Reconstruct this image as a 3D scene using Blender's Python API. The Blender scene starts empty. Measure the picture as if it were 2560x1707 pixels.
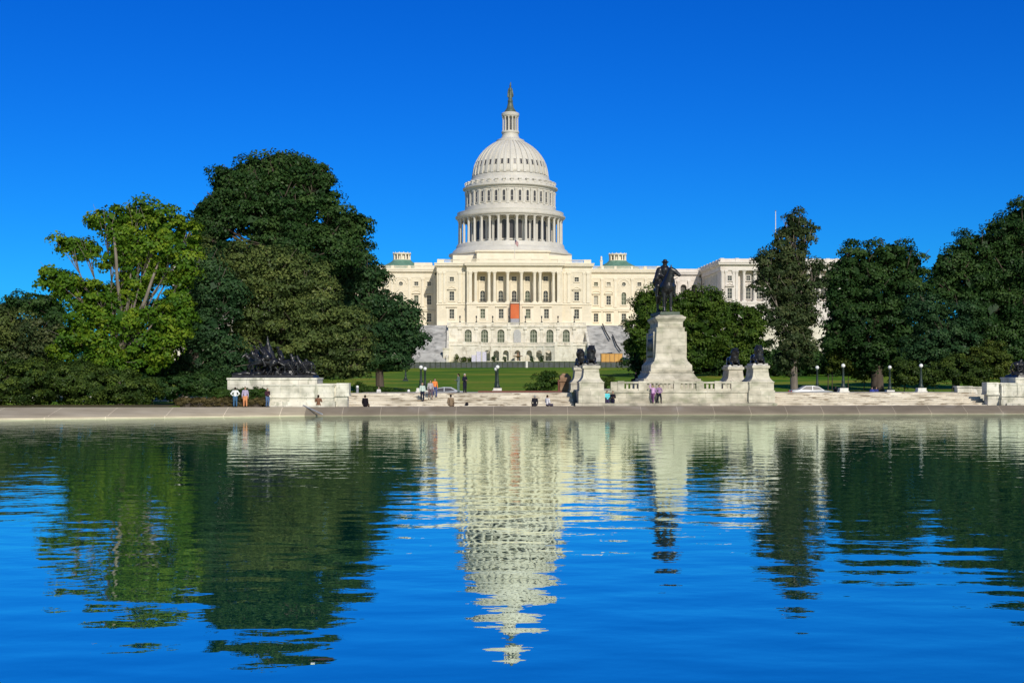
import bpy, math, random
import numpy as np
from mathutils import Vector, Matrix
R = math.radians
random.seed(7)
S = bpy.context.scene
COL = S.collection

# ------------------------------------------------------------------ camera, sky, sun, exposure
F, CX, YH, H = 3180.0, 1280.0, 925.0, 4.1          # focal length and horizon in photo pixels, eye height over the water
cam = bpy.data.cameras.new('camera')
cam.sensor_width = 36; cam.lens = F/2560*36; cam.shift_y = (YH-853.5)/2560
cam.clip_start = 0.5; cam.clip_end = 9000
camo = bpy.data.objects.new('camera', cam); COL.objects.link(camo)
camo.location = (0, 0, H); camo.rotation_euler = (R(90), 0, 0); S.camera = camo

SUN_EL, SUN_AZ = 33.0, 17.0                         # elevation; degrees to the right of straight behind the camera
w = bpy.data.worlds.new('World'); S.world = w; w.use_nodes = True
nt = w.node_tree; nt.nodes.clear()
sky = nt.nodes.new('ShaderNodeTexSky'); sky.sky_type = 'NISHITA'; sky.sun_disc = False
sky.sun_elevation = R(SUN_EL); sky.sun_rotation = R(180-SUN_AZ)
sky.altitude = 0; sky.air_density = 1.0; sky.dust_density = 0.15; sky.ozone_density = 3.0
hs = nt.nodes.new('ShaderNodeHueSaturation'); hs.inputs['Saturation'].default_value = 1.42; hs.inputs['Hue'].default_value = 0.502
mx = nt.nodes.new('ShaderNodeMix'); mx.data_type = 'RGBA'; mx.blend_type = 'MULTIPLY'
mx.inputs[0].default_value = 1; mx.inputs[7].default_value = (0.045, 0.45, 1.12, 1)
# sky tint added by direction: pale warm sun side fills blue shadows, deep blue opposite
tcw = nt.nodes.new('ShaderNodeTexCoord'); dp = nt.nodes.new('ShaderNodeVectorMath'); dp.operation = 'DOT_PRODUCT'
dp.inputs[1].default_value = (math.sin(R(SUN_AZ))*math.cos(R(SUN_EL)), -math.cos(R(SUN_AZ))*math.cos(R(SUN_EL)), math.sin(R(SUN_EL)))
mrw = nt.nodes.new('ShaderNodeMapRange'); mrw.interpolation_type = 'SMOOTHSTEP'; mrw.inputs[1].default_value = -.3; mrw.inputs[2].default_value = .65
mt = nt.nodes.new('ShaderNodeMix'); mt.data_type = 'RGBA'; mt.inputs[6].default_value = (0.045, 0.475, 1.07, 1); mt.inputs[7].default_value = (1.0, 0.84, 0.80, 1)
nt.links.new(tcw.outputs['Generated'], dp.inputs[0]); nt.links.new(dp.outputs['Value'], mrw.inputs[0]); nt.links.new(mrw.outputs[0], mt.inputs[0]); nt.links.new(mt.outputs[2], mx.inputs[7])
bg = nt.nodes.new('ShaderNodeBackground'); bg.inputs[1].default_value = 0.105
wo = nt.nodes.new('ShaderNodeOutputWorld')
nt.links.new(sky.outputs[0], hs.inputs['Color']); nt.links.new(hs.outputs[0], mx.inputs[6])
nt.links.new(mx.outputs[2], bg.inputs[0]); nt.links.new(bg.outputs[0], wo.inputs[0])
sd = bpy.data.lights.new('sun', 'SUN'); sd.energy = 3.65; sd.angle = R(0.5); sd.color = (1.0, 0.935, 0.825)
sun = bpy.data.objects.new('sun', sd); COL.objects.link(sun)
sun.rotation_euler = Vector((math.sin(R(SUN_AZ))*math.cos(R(SUN_EL)), -math.cos(R(SUN_AZ))*math.cos(R(SUN_EL)), math.sin(R(SUN_EL)))).to_track_quat('Z', 'Y').to_euler()
S.view_settings.view_transform = 'Standard'; S.view_settings.look = 'None'
S.view_settings.exposure = 0.0; S.view_settings.gamma = 1.0

def P(px, py, D): return Vector(((px-CX)/F*D, D, H-(py-YH)/F*D))
def XP(px, D): return (px-CX)/F*D
def lerp(a, b, t): return a+(b-a)*t
def poly(pts, x):
    if x <= pts[0][0]: return pts[0][1]
    for (a, b), (c, d) in zip(pts, pts[1:]):
        if x <= c: return lerp(b, d, (x-a)/(c-a))
    return pts[-1][1]

# ------------------------------------------------------------------ materials
def newmat(name):
    m = bpy.data.materials.new(name); m.use_nodes = True
    return m, m.node_tree, m.node_tree.nodes['Principled BSDF']
def N(nt, t, **kw):
    n = nt.nodes.new(t)
    for k, v in kw.items():
        if k.startswith('i_'): n.inputs[k[2:]].default_value = v
        else: setattr(n, k, v)
    return n
def ramp(nt, stops):
    r = nt.nodes.new('ShaderNodeValToRGB'); e = r.color_ramp.elements
    while len(e) < len(stops): e.new(0.5)
    for i, (p, c) in enumerate(stops): e[i].position = p; e[i].color = (*c, 1)
    return r
def noise_mat(name, cols, scale=1.0, stretch=(1, 1, 1), rough=0.8, bump=0.0, detail=6, metal=0.0, second=None, blocks=None, lo=.3, hi=.7):
    m, nt, b = newmat(name)
    tc = N(nt, 'ShaderNodeTexCoord'); mp = N(nt, 'ShaderNodeMapping'); mp.inputs['Scale'].default_value = stretch
    nt.links.new(tc.outputs['Object'], mp.inputs[0])
    no = N(nt, 'ShaderNodeTexNoise'); no.inputs['Scale'].default_value = scale; no.inputs['Detail'].default_value = detail
    nt.links.new(mp.outputs[0], no.inputs['Vector'])
    k = len(cols); r = ramp(nt, [(lerp(lo, hi, i/(k-1) if k > 1 else 0), c) for i, c in enumerate(cols)])
    nt.links.new(no.outputs[0], r.inputs[0]); out = r.outputs[0]
    if second:                                      # (scale, colour, lo, hi): stains of their own shape
        n2 = N(nt, 'ShaderNodeTexNoise'); n2.inputs['Scale'].default_value = second[0]; n2.inputs['Detail'].default_value = 8
        mp2 = N(nt, 'ShaderNodeMapping'); mp2.inputs['Scale'].default_value = second[4] if len(second) > 4 else (1, 1, .6)
        nt.links.new(tc.outputs['Object'], mp2.inputs[0]); nt.links.new(mp2.outputs[0], n2.inputs['Vector'])
        r2 = ramp(nt, [(second[2], (0, 0, 0)), (second[3], (1, 1, 1))]); nt.links.new(n2.outputs[0], r2.inputs[0])
        x = N(nt, 'ShaderNodeMix', data_type='RGBA'); nt.links.new(r2.outputs[0], x.inputs[0]); nt.links.new(out, x.inputs[6])
        x.inputs[7].default_value = (*second[1], 1); out = x.outputs[2]
    if blocks:                                      # (width, height, darkness of the joints, tone variation)
        bt = N(nt, 'ShaderNodeTexBrick'); bt.inputs['Scale'].default_value = 1
        bt.inputs['Brick Width'].default_value = blocks[0]; bt.inputs['Row Height'].default_value = blocks[1]
        bt.inputs['Mortar Size'].default_value = blocks[4] if len(blocks) > 4 else 0.02
        v = blocks[3]; bt.inputs['Color1'].default_value = (1, 1, 1, 1); bt.inputs['Color2'].default_value = (1-v, 1-v*1.05, 1-v*1.1, 1)
        d = 1-blocks[2]; bt.inputs['Mortar'].default_value = (d, d, d, 1)
        sp = N(nt, 'ShaderNodeSeparateXYZ'); cb = N(nt, 'ShaderNodeCombineXYZ'); ad = N(nt, 'ShaderNodeMath', operation='ADD')
        nt.links.new(tc.outputs['Object'], sp.inputs[0]); nt.links.new(sp.outputs[0], ad.inputs[0])
        if len(blocks) < 6: nt.links.new(sp.outputs[1], ad.inputs[1])
        else: ad.inputs[1].default_value = 0
        nt.links.new(ad.outputs[0], cb.inputs[0]); nt.links.new(sp.outputs[2], cb.inputs[1]); nt.links.new(cb.outputs[0], bt.inputs['Vector'])
        x = N(nt, 'ShaderNodeMix', data_type='RGBA', blend_type='MULTIPLY'); x.inputs[0].default_value = 1
        nt.links.new(out, x.inputs[6]); nt.links.new(bt.outputs[0], x.inputs[7]); out = x.outputs[2]
    nt.links.new(out, b.inputs['Base Color']); b.inputs['Roughness'].default_value = rough
    if rough > .55: b.inputs['Specular IOR Level'].default_value = .12
    b.inputs['Metallic'].default_value = metal
    if bump:
        bn = N(nt, 'ShaderNodeBump'); bn.inputs['Distance'].default_value = bump; nt.links.new(no.outputs[0], bn.inputs['Height']); nt.links.new(bn.outputs[0], b.inputs['Normal'])
    return m
def plain(name, c, rough=.7, metal=0): return noise_mat(name, [tuple(v*.85 for v in c), tuple(min(1, v*1.1) for v in c)], 3, rough=rough, metal=metal)

M = {}
M['cream'] = noise_mat('cream_stone', [(.70, .625, .475), (.80, .725, .565)], .35, rough=.75, blocks=(2.4, .62, .10, .05))
M['trim'] = noise_mat('cream_trim', [(.74, .67, .52), (.83, .76, .61)], .5, rough=.7)
M['white_stone'] = noise_mat('white_marble', [(.68, .62, .56), (.80, .75, .69)], .4, rough=.7, blocks=(2.4, .62, .08, .06))
M['dome'] = noise_mat('dome_paint', [(.57, .54, .475), (.66, .63, .56)], .4, stretch=(1, 1, .3), rough=.55)
M['terrace'] = noise_mat('terrace_marble', [(.58, .53, .43), (.82, .76, .63), (.86, .81, .70)], .5, rough=.75, blocks=(1.8, .6, .2, .1, .03), second=(.9, (.42, .37, .28), .58, .74, (1, 1, .35)))
M['monument'] = noise_mat('weathered_marble', [(.34, .32, .25), (.58, .53, .42), (.72, .66, .54)], .9, stretch=(1, 1, 1.7), rough=.8, blocks=(1.5, .72, .34, .2), second=(.8, (.30, .31, .20), .55, .78, (1, 1, 1.4)))
M['plinth'] = noise_mat('plinth_marble', [(.44, .42, .34), (.72, .68, .57), (.80, .76, .66)], .9, rough=.75, blocks=(1.6, .72, .36, .14), second=(2.0, (.36, .36, .27), .56, .72, (1, 1, .5)))
M['steps'] = noise_mat('step_marble', [(.42, .36, .27), (.70, .63, .51), (.82, .76, .64)], 1.1, stretch=(.35, 1, 1.4), rough=.8, second=(2.2, (.30, .24, .17), .54, .66, (.4, 1, 1.6)), blocks=(1.9, 5, .25, .1))
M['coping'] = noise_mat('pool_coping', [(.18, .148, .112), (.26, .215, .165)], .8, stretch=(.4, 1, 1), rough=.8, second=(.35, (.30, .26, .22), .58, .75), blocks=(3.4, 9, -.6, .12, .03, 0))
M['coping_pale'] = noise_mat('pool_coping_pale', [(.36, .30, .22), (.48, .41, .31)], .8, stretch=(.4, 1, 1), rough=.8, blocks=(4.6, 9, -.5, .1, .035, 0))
M['stairs'] = noise_mat('grey_stair_stone', [(.34, .33, .32), (.48, .47, .455), (.56, .55, .53)], .35, rough=.85, blocks=(3.1, 2.3, .25, .14, .06), second=(.5, (.24, .24, .235), .5, .7))
M['glass'] = noise_mat('dark_glass', [(.035, .04, .045), (.10, .105, .10)], .9, rough=.12)
M['greenglass'] = noise_mat('green_glass', [(.05, .07, .05), (.22, .24, .16)], .9, rough=.2)
M['blind'] = noise_mat('pale_blind', [(.34, .33, .28), (.45, .44, .37)], .9, rough=.5)
M['frame'] = plain('window_frame', (.55, .54, .44))
M['darkglass'] = plain('even_dark_glass', (.055, .052, .055), .25)  # one even dark glass for windows, lanterns and cars
M['verdigris'] = noise_mat('copper_roof', [(.10, .21, .15), (.17, .31, .23)], .8, rough=.6)
M['statuegreen'] = noise_mat('green_bronze', [(.05, .075, .055), (.12, .15, .11)], .9, rough=.5)
M['bronze'] = noise_mat('dark_bronze', [(.008, .008, .009), (.022, .020, .020)], 1.6, rough=.32, bump=.03, second=(2.5, (.055, .06, .055), .6, .78))
M['black'] = plain('black_iron', (.018, .02, .02), .45)
M['lampgreen'] = plain('dark_green_iron', (.02, .035, .028), .5)
M['orange'] = noise_mat('orange_sheet', [(.55, .13, .05), (.66, .18, .07)], .9, stretch=(1, 1, .3), rough=.7)
M['plywood'] = noise_mat('plywood', [(.62, .32, .09), (.74, .42, .14)], 1.2, stretch=(2, 1, .4), rough=.7, blocks=(1.22, 9, .45, .12, .05))
M['grey'] = plain('grey_sheet', (.34, .34, .37))
M['arch_sheet'] = plain('pale_grey_sheet', (.50, .49, .47))
M['lilac'] = plain('white_lilac_sheet', (.66, .62, .74))
M['fencepanel'] = noise_mat('fence_mesh_panel', [(.075, .085, .08), (.12, .13, .12)], 1, rough=.7)
M['globe'] = plain('white_globe', (.86, .85, .80), .25)
M['block'] = plain('white_block', (.76, .73, .66))
M['bark'] = noise_mat('bark', [(.055, .042, .032), (.12, .095, .075)], 2.2, stretch=(1, 1, .25), rough=.9, bump=.05)
M['palebark'] = noise_mat('pale_bark', [(.13, .11, .09), (.26, .22, .18)], 2.2, stretch=(1, 1, .25), rough=.9, bump=.05)
M['brownstone'] = noise_mat('brown_stone', [(.22, .12, .07), (.46, .30, .19)], 1.4, rough=.85, blocks=(1.2, .4, .3, .2))
M['redbrick'] = plain('red_stone', (.20, .085, .06))
M['paving'] = noise_mat('plaza_paving', [(.34, .30, .25), (.46, .42, .35)], .8, rough=.85, blocks=(1.4, 1.4, .2, .1))
M['asphalt'] = noise_mat('asphalt', [(.045, .045, .045), (.065, .065, .065)], 3, rough=.9)
M['soil'] = noise_mat('soil', [(.07, .055, .03), (.12, .10, .05)], 1.2, rough=.95)
M['carwhite'] = plain('car_paint_white', (.46, .48, .50), .25); M['tyre'] = plain('rubber', (.02, .02, .02)); M['rim'] = plain('wheel_rim', (.4, .4, .42), .3, .8)
M['tail'] = plain('red_lens', (.4, .02, .02), .2); M['headlight'] = plain('clear_lens', (.7, .7, .68), .1)
M['red'] = plain('red_cloth', (.45, .04, .05)); M['flagwhite'] = plain('white_cloth', (.72, .70, .70)); M['flagblue'] = plain('blue_cloth', (.03, .05, .16))
M['gold'] = plain('gilded', (.6, .42, .1), .3, .8)

# lawn: short mown grass with mowing bands
m, nt_, b = newmat('lawn_grass'); M['lawn'] = m
tc = N(nt_, 'ShaderNodeTexCoord'); n1 = N(nt_, 'ShaderNodeTexNoise'); n1.inputs['Scale'].default_value = .06; n1.inputs['Detail'].default_value = 8
n2 = N(nt_, 'ShaderNodeTexNoise'); n2.inputs['Scale'].default_value = 1.6; n2.inputs['Detail'].default_value = 5
wv = N(nt_, 'ShaderNodeTexWave'); wv.bands_direction = 'Y'; wv.inputs['Scale'].default_value = .042; wv.inputs['Distortion'].default_value = .8
r1 = ramp(nt_, [(.35, (.065, .165, .014)), (.5, (.13, .22, .020)), (.66, (.24, .25, .034))]); nt_.links.new(tc.outputs['Object'], n1.inputs[0]); nt_.links.new(tc.outputs['Object'], n2.inputs[0]); nt_.links.new(tc.outputs['Object'], wv.inputs[0])
nt_.links.new(n1.outputs[0], r1.inputs[0]); r2 = ramp(nt_, [(.3, (.72, .75, .72)), (.7, (1.1, 1.08, 1.05))]); nt_.links.new(n2.outputs[0], r2.inputs[0])
x1 = N(nt_, 'ShaderNodeMix', data_type='RGBA', blend_type='MULTIPLY'); x1.inputs[0].default_value = 1; nt_.links.new(r1.outputs[0], x1.inputs[6]); nt_.links.new(r2.outputs[0], x1.inputs[7])
r3 = ramp(nt_, [(.3, (.86, .88, .86)), (.7, (1.12, 1.1, 1.08))]); nt_.links.new(wv.outputs[0], r3.inputs[0])
x2 = N(nt_, 'ShaderNodeMix', data_type='RGBA', blend_type='MULTIPLY'); x2.inputs[0].default_value = 1; nt_.links.new(x1.outputs[2], x2.inputs[6]); nt_.links.new(r3.outputs[0], x2.inputs[7])
nt_.links.new(x2.outputs[2], b.inputs['Base Color']); b.inputs['Roughness'].default_value = .9; b.inputs['Specular IOR Level'].default_value = .03

LG = 1.65
def leaf_mat(name, c0, c1, c2=None):
    m, nt, b = newmat(name); nt.nodes.remove(b)
    at = N(nt, 'ShaderNodeAttribute', attribute_name='tint'); out = nt.nodes['Material Output']
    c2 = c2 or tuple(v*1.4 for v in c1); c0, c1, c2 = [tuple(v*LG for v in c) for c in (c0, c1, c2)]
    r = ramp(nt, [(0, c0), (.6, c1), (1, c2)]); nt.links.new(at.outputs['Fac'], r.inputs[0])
    df = N(nt, 'ShaderNodeBsdfDiffuse'); tr = N(nt, 'ShaderNodeBsdfTranslucent'); gl = N(nt, 'ShaderNodeBsdfGlossy'); gl.inputs['Roughness'].default_value = .45
    gl.inputs['Color'].default_value = (.6, .62, .6, 1)
    nt.links.new(r.outputs[0], df.inputs[0]); nt.links.new(r.outputs[0], tr.inputs[0])
    a = N(nt, 'ShaderNodeMixShader'); a.inputs[0].default_value = .22; nt.links.new(df.outputs[0], a.inputs[1]); nt.links.new(tr.outputs[0], a.inputs[2])
    g = N(nt, 'ShaderNodeMixShader'); g.inputs[0].default_value = .012; nt.links.new(a.outputs[0], g.inputs[1]); nt.links.new(gl.outputs[0], g.inputs[2])
    nt.links.new(g.outputs[0], out.inputs[0]); return m
L = {
 'yellow': leaf_mat('leaf_yellow_green', (.016, .050, .005), (.050, .100, .007), (.105, .145, .010)),
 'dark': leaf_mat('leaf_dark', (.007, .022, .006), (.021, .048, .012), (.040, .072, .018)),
 'olive': leaf_mat('leaf_olive', (.020, .034, .011), (.056, .080, .021), (.10, .118, .032)),
 'blue': leaf_mat('leaf_deep_green', (.009, .026, .010), (.023, .053, .019), (.042, .078, .025)),
 'mid': leaf_mat('leaf_mid', (.014, .034, .006), (.040, .074, .010), (.072, .105, .015)),
 'brownish': leaf_mat('leaf_grey_green', (.013, .025, .009), (.034, .052, .018), (.062, .070, .026)),
 'shrub': leaf_mat('leaf_shrub', (.012, .026, .006), (.032, .054, .010), (.06, .085, .013)),
 'gold': leaf_mat('leaf_gold', (.022, .036, .006), (.050, .072, .012), (.09, .105, .02)),
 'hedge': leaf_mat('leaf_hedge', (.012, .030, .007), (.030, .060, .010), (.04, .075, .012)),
 'rust': leaf_mat('leaf_rust', (.035, .030, .012), (.075, .060, .025), (.11, .08, .03)),
}

# water: mirror-like with real wave slopes, murky green body
m, nt_, b = newmat('pool_water'); M['water'] = m; nt_.nodes.remove(b)
out = nt_.nodes['Material Output']; geo = N(nt_, 'ShaderNodeNewGeometry')
def vmath(op, a, b2=None, s=None):
    n = N(nt_, 'ShaderNodeVectorMath', operation=op)
    nt_.links.new(a, n.inputs[0])
    if b2 is not None:
        if isinstance(b2, tuple): n.inputs[1].default_value = b2
        else: nt_.links.new(b2, n.inputs[1])
    if s is not None: n.inputs['Scale'].default_value = s
    return n.outputs[0]
def fmath(op, a, b2):
    n = N(nt_, 'ShaderNodeMath', operation=op)
    for i, v in enumerate((a, b2)):
        if isinstance(v, (int, float)): n.inputs[i].default_value = v
        else: nt_.links.new(v, n.inputs[i])
    return n.outputs[0]
def layer(scale_vec, amp, e, rot, detail=2.0, seed=0):      # height noise, slopes by finite differences
    def h(off):
        p = vmath('ADD', geo.outputs['Position'], (off[0]+seed, off[1], 0))
        mp = N(nt_, 'ShaderNodeMapping'); mp.inputs['Rotation'].default_value = (0, 0, R(rot)); mp.inputs['Scale'].default_value = scale_vec
        nt_.links.new(p, mp.inputs[0]); n = N(nt_, 'ShaderNodeTexNoise'); n.inputs['Scale'].default_value = 1; n.inputs['Detail'].default_value = detail; n.inputs['Roughness'].default_value = .45
        nt_.links.new(mp.outputs[0], n.inputs['Vector']); return n.outputs[0]
    h0, hx, hy = h((0, 0)), h((e, 0)), h((0, e))
    return fmath('MULTIPLY', fmath('SUBTRACT', h0, hx), amp/e), fmath('MULTIPLY', fmath('SUBTRACT', h0, hy), amp/e)
L1 = layer((.50, .88, 1), .024, .05, 7, .6)
L2 = layer((1.9, 2.6, 1), .0070, .03, -10, 2.0, 37)
sep = N(nt_, 'ShaderNodeSeparateXYZ'); nt_.links.new(geo.outputs['Position'], sep.inputs[0])      # fine ripple dies out in the lee near the plaza
mrd = N(nt_, 'ShaderNodeMapRange'); mrd.inputs[1].default_value = 18; mrd.inputs[2].default_value = 55; mrd.inputs[3].default_value = .45; mrd.inputs[4].default_value = 1; nt_.links.new(sep.outputs[1], mrd.inputs[0])
L2 = [fmath('MULTIPLY', v, mrd.outputs[0]) for v in L2]
sx = fmath('ADD', L1[0], L2[0]); sy = fmath('ADD', L1[1], L2[1])
# patches where a breath of wind roughens the surface
wn = N(nt_, 'ShaderNodeTexNoise'); wn.inputs['Scale'].default_value = .035; wn.inputs['Detail'].default_value = 3; nt_.links.new(geo.outputs['Position'], wn.inputs['Vector'])
mr = N(nt_, 'ShaderNodeMapRange'); mr.inputs[1].default_value = .3; mr.inputs[2].default_value = .7; mr.inputs[3].default_value = .6; mr.inputs[4].default_value = 1.4; nt_.links.new(wn.outputs[0], mr.inputs[0])
sx = fmath('MULTIPLY', sx, mr.outputs[0]); sy = fmath('MULTIPLY', sy, mr.outputs[0])
cb = N(nt_, 'ShaderNodeCombineXYZ'); nt_.links.new(sx, cb.inputs[0]); nt_.links.new(sy, cb.inputs[1]); cb.inputs[2].default_value = 1
nrm = vmath('NORMALIZE', cb.outputs[0])
gl = N(nt_, 'ShaderNodeBsdfGlossy'); gl.inputs['Roughness'].default_value = .0; gl.inputs['Color'].default_value = (.85, .97, .86, 1); nt_.links.new(nrm, gl.inputs['Normal'])
df = N(nt_, 'ShaderNodeBsdfDiffuse'); df.inputs['Color'].default_value = (.001, .15, .135, 1)
fr = N(nt_, 'ShaderNodeFresnel'); fr.inputs['IOR'].default_value = 1.33; nt_.links.new(nrm, fr.inputs['Normal'])
mr2 = N(nt_, 'ShaderNodeMapRange'); mr2.inputs[1].default_value = 0; mr2.inputs[2].default_value = .5; mr2.inputs[3].default_value = .78; mr2.inputs[4].default_value = .93; nt_.links.new(fr.outputs[0], mr2.inputs[0])
ms = N(nt_, 'ShaderNodeMixShader'); nt_.links.new(mr2.outputs[0], ms.inputs[0]); nt_.links.new(df.outputs[0], ms.inputs[1]); nt_.links.new(gl.outputs[0], ms.inputs[2])
nt_.links.new(ms.outputs[0], out.inputs[0])

# ------------------------------------------------------------------ object helpers
def tag(o, label=None, cat=None, group=None, kind=None):
    if label: o['label'] = label
    if cat: o['category'] = cat
    if group: o['group'] = group
    if kind: o['kind'] = kind
    return o
def empty(name, loc=(0, 0, 0), rz=0, label=None, cat=None, group=None):
    o = bpy.data.objects.new(name, None); COL.objects.link(o); o.location = loc; o.rotation_euler = (0, 0, rz); o.empty_display_size = .1
    return tag(o, label, cat, group)
class MB:
    def __init__(s): s.v = []; s.f = []; s.mi = []; s.m = 0
    def face(s, pts): n = len(s.v); s.v += [tuple(p) for p in pts]; s.f.append(tuple(range(n, n+len(pts)))); s.mi.append(s.m)
    def box(s, x0, x1, y0, y1, z0, z1):
        n = len(s.v); s.v += [(x, y, z) for z in (z0, z1) for x, y in ((x0, y0), (x1, y0), (x1, y1), (x0, y1))]
        for f in ((3, 2, 1, 0), (4, 5, 6, 7), (0, 1, 5, 4), (1, 2, 6, 5), (2, 3, 7, 6), (3, 0, 4, 7)): s.f.append(tuple(n+i for i in f)); s.mi.append(s.m)
        return s
    def frus(s, cx, cy, z0, z1, wx0, wy0, wx1, wy1):      # tapering block, full widths at bottom and top
        n = len(s.v)
        for z, a, b_ in ((z0, wx0/2, wy0/2), (z1, wx1/2, wy1/2)): s.v += [(cx+i*a, cy+j*b_, z) for i, j in ((-1, -1), (1, -1), (1, 1), (-1, 1))]
        for f in ((3, 2, 1, 0), (4, 5, 6, 7), (0, 1, 5, 4), (1, 2, 6, 5), (2, 3, 7, 6), (3, 0, 4, 7)): s.f.append(tuple(n+i for i in f)); s.mi.append(s.m)
        return s
    def lathe(s, prof, seg=24, cx=0, cy=0, a0=0, a1=2*math.pi):
        n = len(s.v); full = abs(a1-a0-2*math.pi) < 1e-6; k = seg if full else seg+1
        for r, z in prof: s.v += [(cx+r*math.cos(a0+(a1-a0)*i/seg), cy+r*math.sin(a0+(a1-a0)*i/seg), z) for i in range(k)]
        for j in range(len(prof)-1):
            for i in range(seg):
                i2 = (i+1) % k if full else i+1
                s.f.append((n+j*k+i, n+j*k+i2, n+(j+1)*k+i2, n+(j+1)*k+i)); s.mi.append(s.m)
        if full:
            s.f.append(tuple(n+i for i in reversed(range(k)))); s.mi.append(s.m)
            s.f.append(tuple(n+(len(prof)-1)*k+i for i in range(k))); s.mi.append(s.m)
        return s
    def tube(s, pts, rads, seg=8):
        n = len(s.v); pts = [Vector(p) for p in pts]
        for i, (p, r) in enumerate(zip(pts, rads)):
            d = (pts[min(i+1, len(pts)-1)]-pts[max(i-1, 0)]).normalized(); a = d.orthogonal().normalized(); 
            if i == 0: ref = a
            a = (ref-d*ref.dot(d)).normalized(); ref = a; b_ = d.cross(a)
            s.v += [tuple(p+(a*math.cos(t)+b_*math.sin(t))*r) for t in (2*math.pi*k/seg for k in range(seg))]
        for j in range(len(pts)-1):
            for i in range(seg): i2 = (i+1) % seg; s.f.append((n+j*seg+i, n+j*seg+i2, n+(j+1)*seg+i2, n+(j+1)*seg+i)); s.mi.append(s.m)
        s.f.append(tuple(n+i for i in reversed(range(seg)))); s.mi.append(s.m)
        s.f.append(tuple(n+(len(pts)-1)*seg+i for i in range(seg))); s.mi.append(s.m)
        return s
    def ball(s, c, r, u=10, v=7):
        rx, ry, rz = r if isinstance(r, tuple) else (r, r, r); n = len(s.v)
        s.v.append((c[0], c[1], c[2]-rz))
        for j in range(1, v):
            t = math.pi*j/v-math.pi/2
            s.v += [(c[0]+rx*math.cos(t)*math.cos(2*math.pi*i/u), c[1]+ry*math.cos(t)*math.sin(2*math.pi*i/u), c[2]+rz*math.sin(t)) for i in range(u)]
        s.v.append((c[0], c[1], c[2]+rz)); top = len(s.v)-1
        for i in range(u):
            i2 = (i+1) % u; s.f.append((n, n+1+i2, n+1+i)); s.mi.append(s.m)
            for j in range(v-2): s.f.append((n+1+j*u+i, n+1+j*u+i2, n+1+(j+1)*u+i2, n+1+(j+1)*u+i)); s.mi.append(s.m)
            s.f.append((n+1+(v-2)*u+i, n+1+(v-2)*u+i2, top)); s.mi.append(s.m)
        return s
    def mesh(s, name, mats, smooth=False):
        me = bpy.data.meshes.new(name); me.from_pydata(s.v, [], s.f)
        for m_ in (mats if isinstance(mats, (list, tuple)) else [mats]): me.materials.append(m_)
        me.polygons.foreach_set('material_index', s.mi)
        if smooth: me.polygons.foreach_set('use_smooth', [True]*len(s.f))
        me.update(); return me
    def build(s, name, mats, parent=None, smooth=False, loc=(0, 0, 0), rz=0): return inst(name, s.mesh(name, mats, smooth), parent, loc, rz)
def inst(name, me, parent=None, loc=(0, 0, 0), rz=0):
    o = bpy.data.objects.new(name, me); COL.objects.link(o); o.location = loc; o.rotation_euler = (0, 0, rz)
    if parent: o.parent = parent
    return o
def copy_tree(o, parent=None):
    c = o.copy(); COL.objects.link(c); c.parent = parent
    for ch in [q for q in COL.objects if q.parent == o]: copy_tree(ch, c)
    return c
def sculpt(name, prims, voxel, mat, parent=None, extra=None, loc=(0, 0, 0), smooth_it=2):   # one continuous surface grown from capsules and ellipsoids
    mb = MB()
    for p in prims:
        if p[0] == 'e': mb.ball(p[1], p[2], 14, 9)
        else:
            _, a, b_, ra, rb = p
            mb.ball(a, ra*.999, 12, 8); mb.ball(b_, rb*.999, 12, 8); mb.tube([a, b_], [ra, rb], 12)
    o = mb.build(name, mat, None)
    md = o.modifiers.new('r', 'REMESH'); md.mode = 'VOXEL'; md.voxel_size = voxel; md.use_smooth_shade = True
    if smooth_it: sm = o.modifiers.new('s', 'SMOOTH'); sm.iterations = smooth_it; sm.factor = .5
    dg = bpy.context.evaluated_depsgraph_get(); me = bpy.data.meshes.new_from_object(o.evaluated_get(dg))
    o.modifiers.clear(); o.data = me
    if not me.materials: me.materials.append(mat)
    if extra is not None:                                   # thin pieces (fingers, reins) that a voxel grid would lose
        e = MB(); e.v = [tuple(v.co) for v in me.vertices]; e.f = [tuple(p.vertices) for p in me.polygons]; e.mi = [0]*len(e.f)
        k = len(e.v); e.v += extra.v; e.f += [tuple(k+i for i in f) for f in extra.f]; e.mi += extra.mi
        o.data = e.mesh(name, mat, True)
    o.location = loc
    if parent: o.parent = parent
    return o

# ------------------------------------------------------------------ terrain, pool, steps
ZL = .74
Dw = [(-600, 105), (0, 105), (700, 113.2), (1280, 116), (2560, 119), (3200, 120.6)]      # waterline, by photo column
def line_world(pts):                                                                       # -> [(X, Y)]
    return [(XP(px, D), D) for px, D in pts]
WL = line_world([(-900, 101), (0, 105.2), (400, 109.4), (760, 114.2), (1280, 116), (1920, 117.6), (2560, 119), (3300, 120.6)])
LT = line_world([(-900, 108), (0, 109.5), (400, 112.0), (760, 115.2), (1280, 117.2), (1920, 118.9), (2560, 120.4), (3300, 122.0)])
def yw(x): return poly(WL, x)
def yl(x): return poly(LT, x)
def zl(x): return .74+.12*max(0, min(1, (-18-x)/24))
def gz(x, y):                                              # ground height
    h = .8
    h = poly([(0, .3), (124, .3), (131, .8), (146, .8), (152, 1.05), (330, 4.4), (372, 6.3), (385, 6.6), (430, 7), (9000, 7)], y)
    if y > 150: h += .12*math.sin(x*.05+1)*min(1, (y-150)/60)
    return h
mb = MB()
xs = [-4000, -1500, -600, -300]+[-200+8*i for i in range(51)]+[300, 600, 1500, 4000]
ys = [9, 14, 19, 24, 28, 32, 40, 55, 80, 120, 160, 200, 235, 252, 262, 272, 290, 320, 400, 600, 1200, 3000, 7000]
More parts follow.
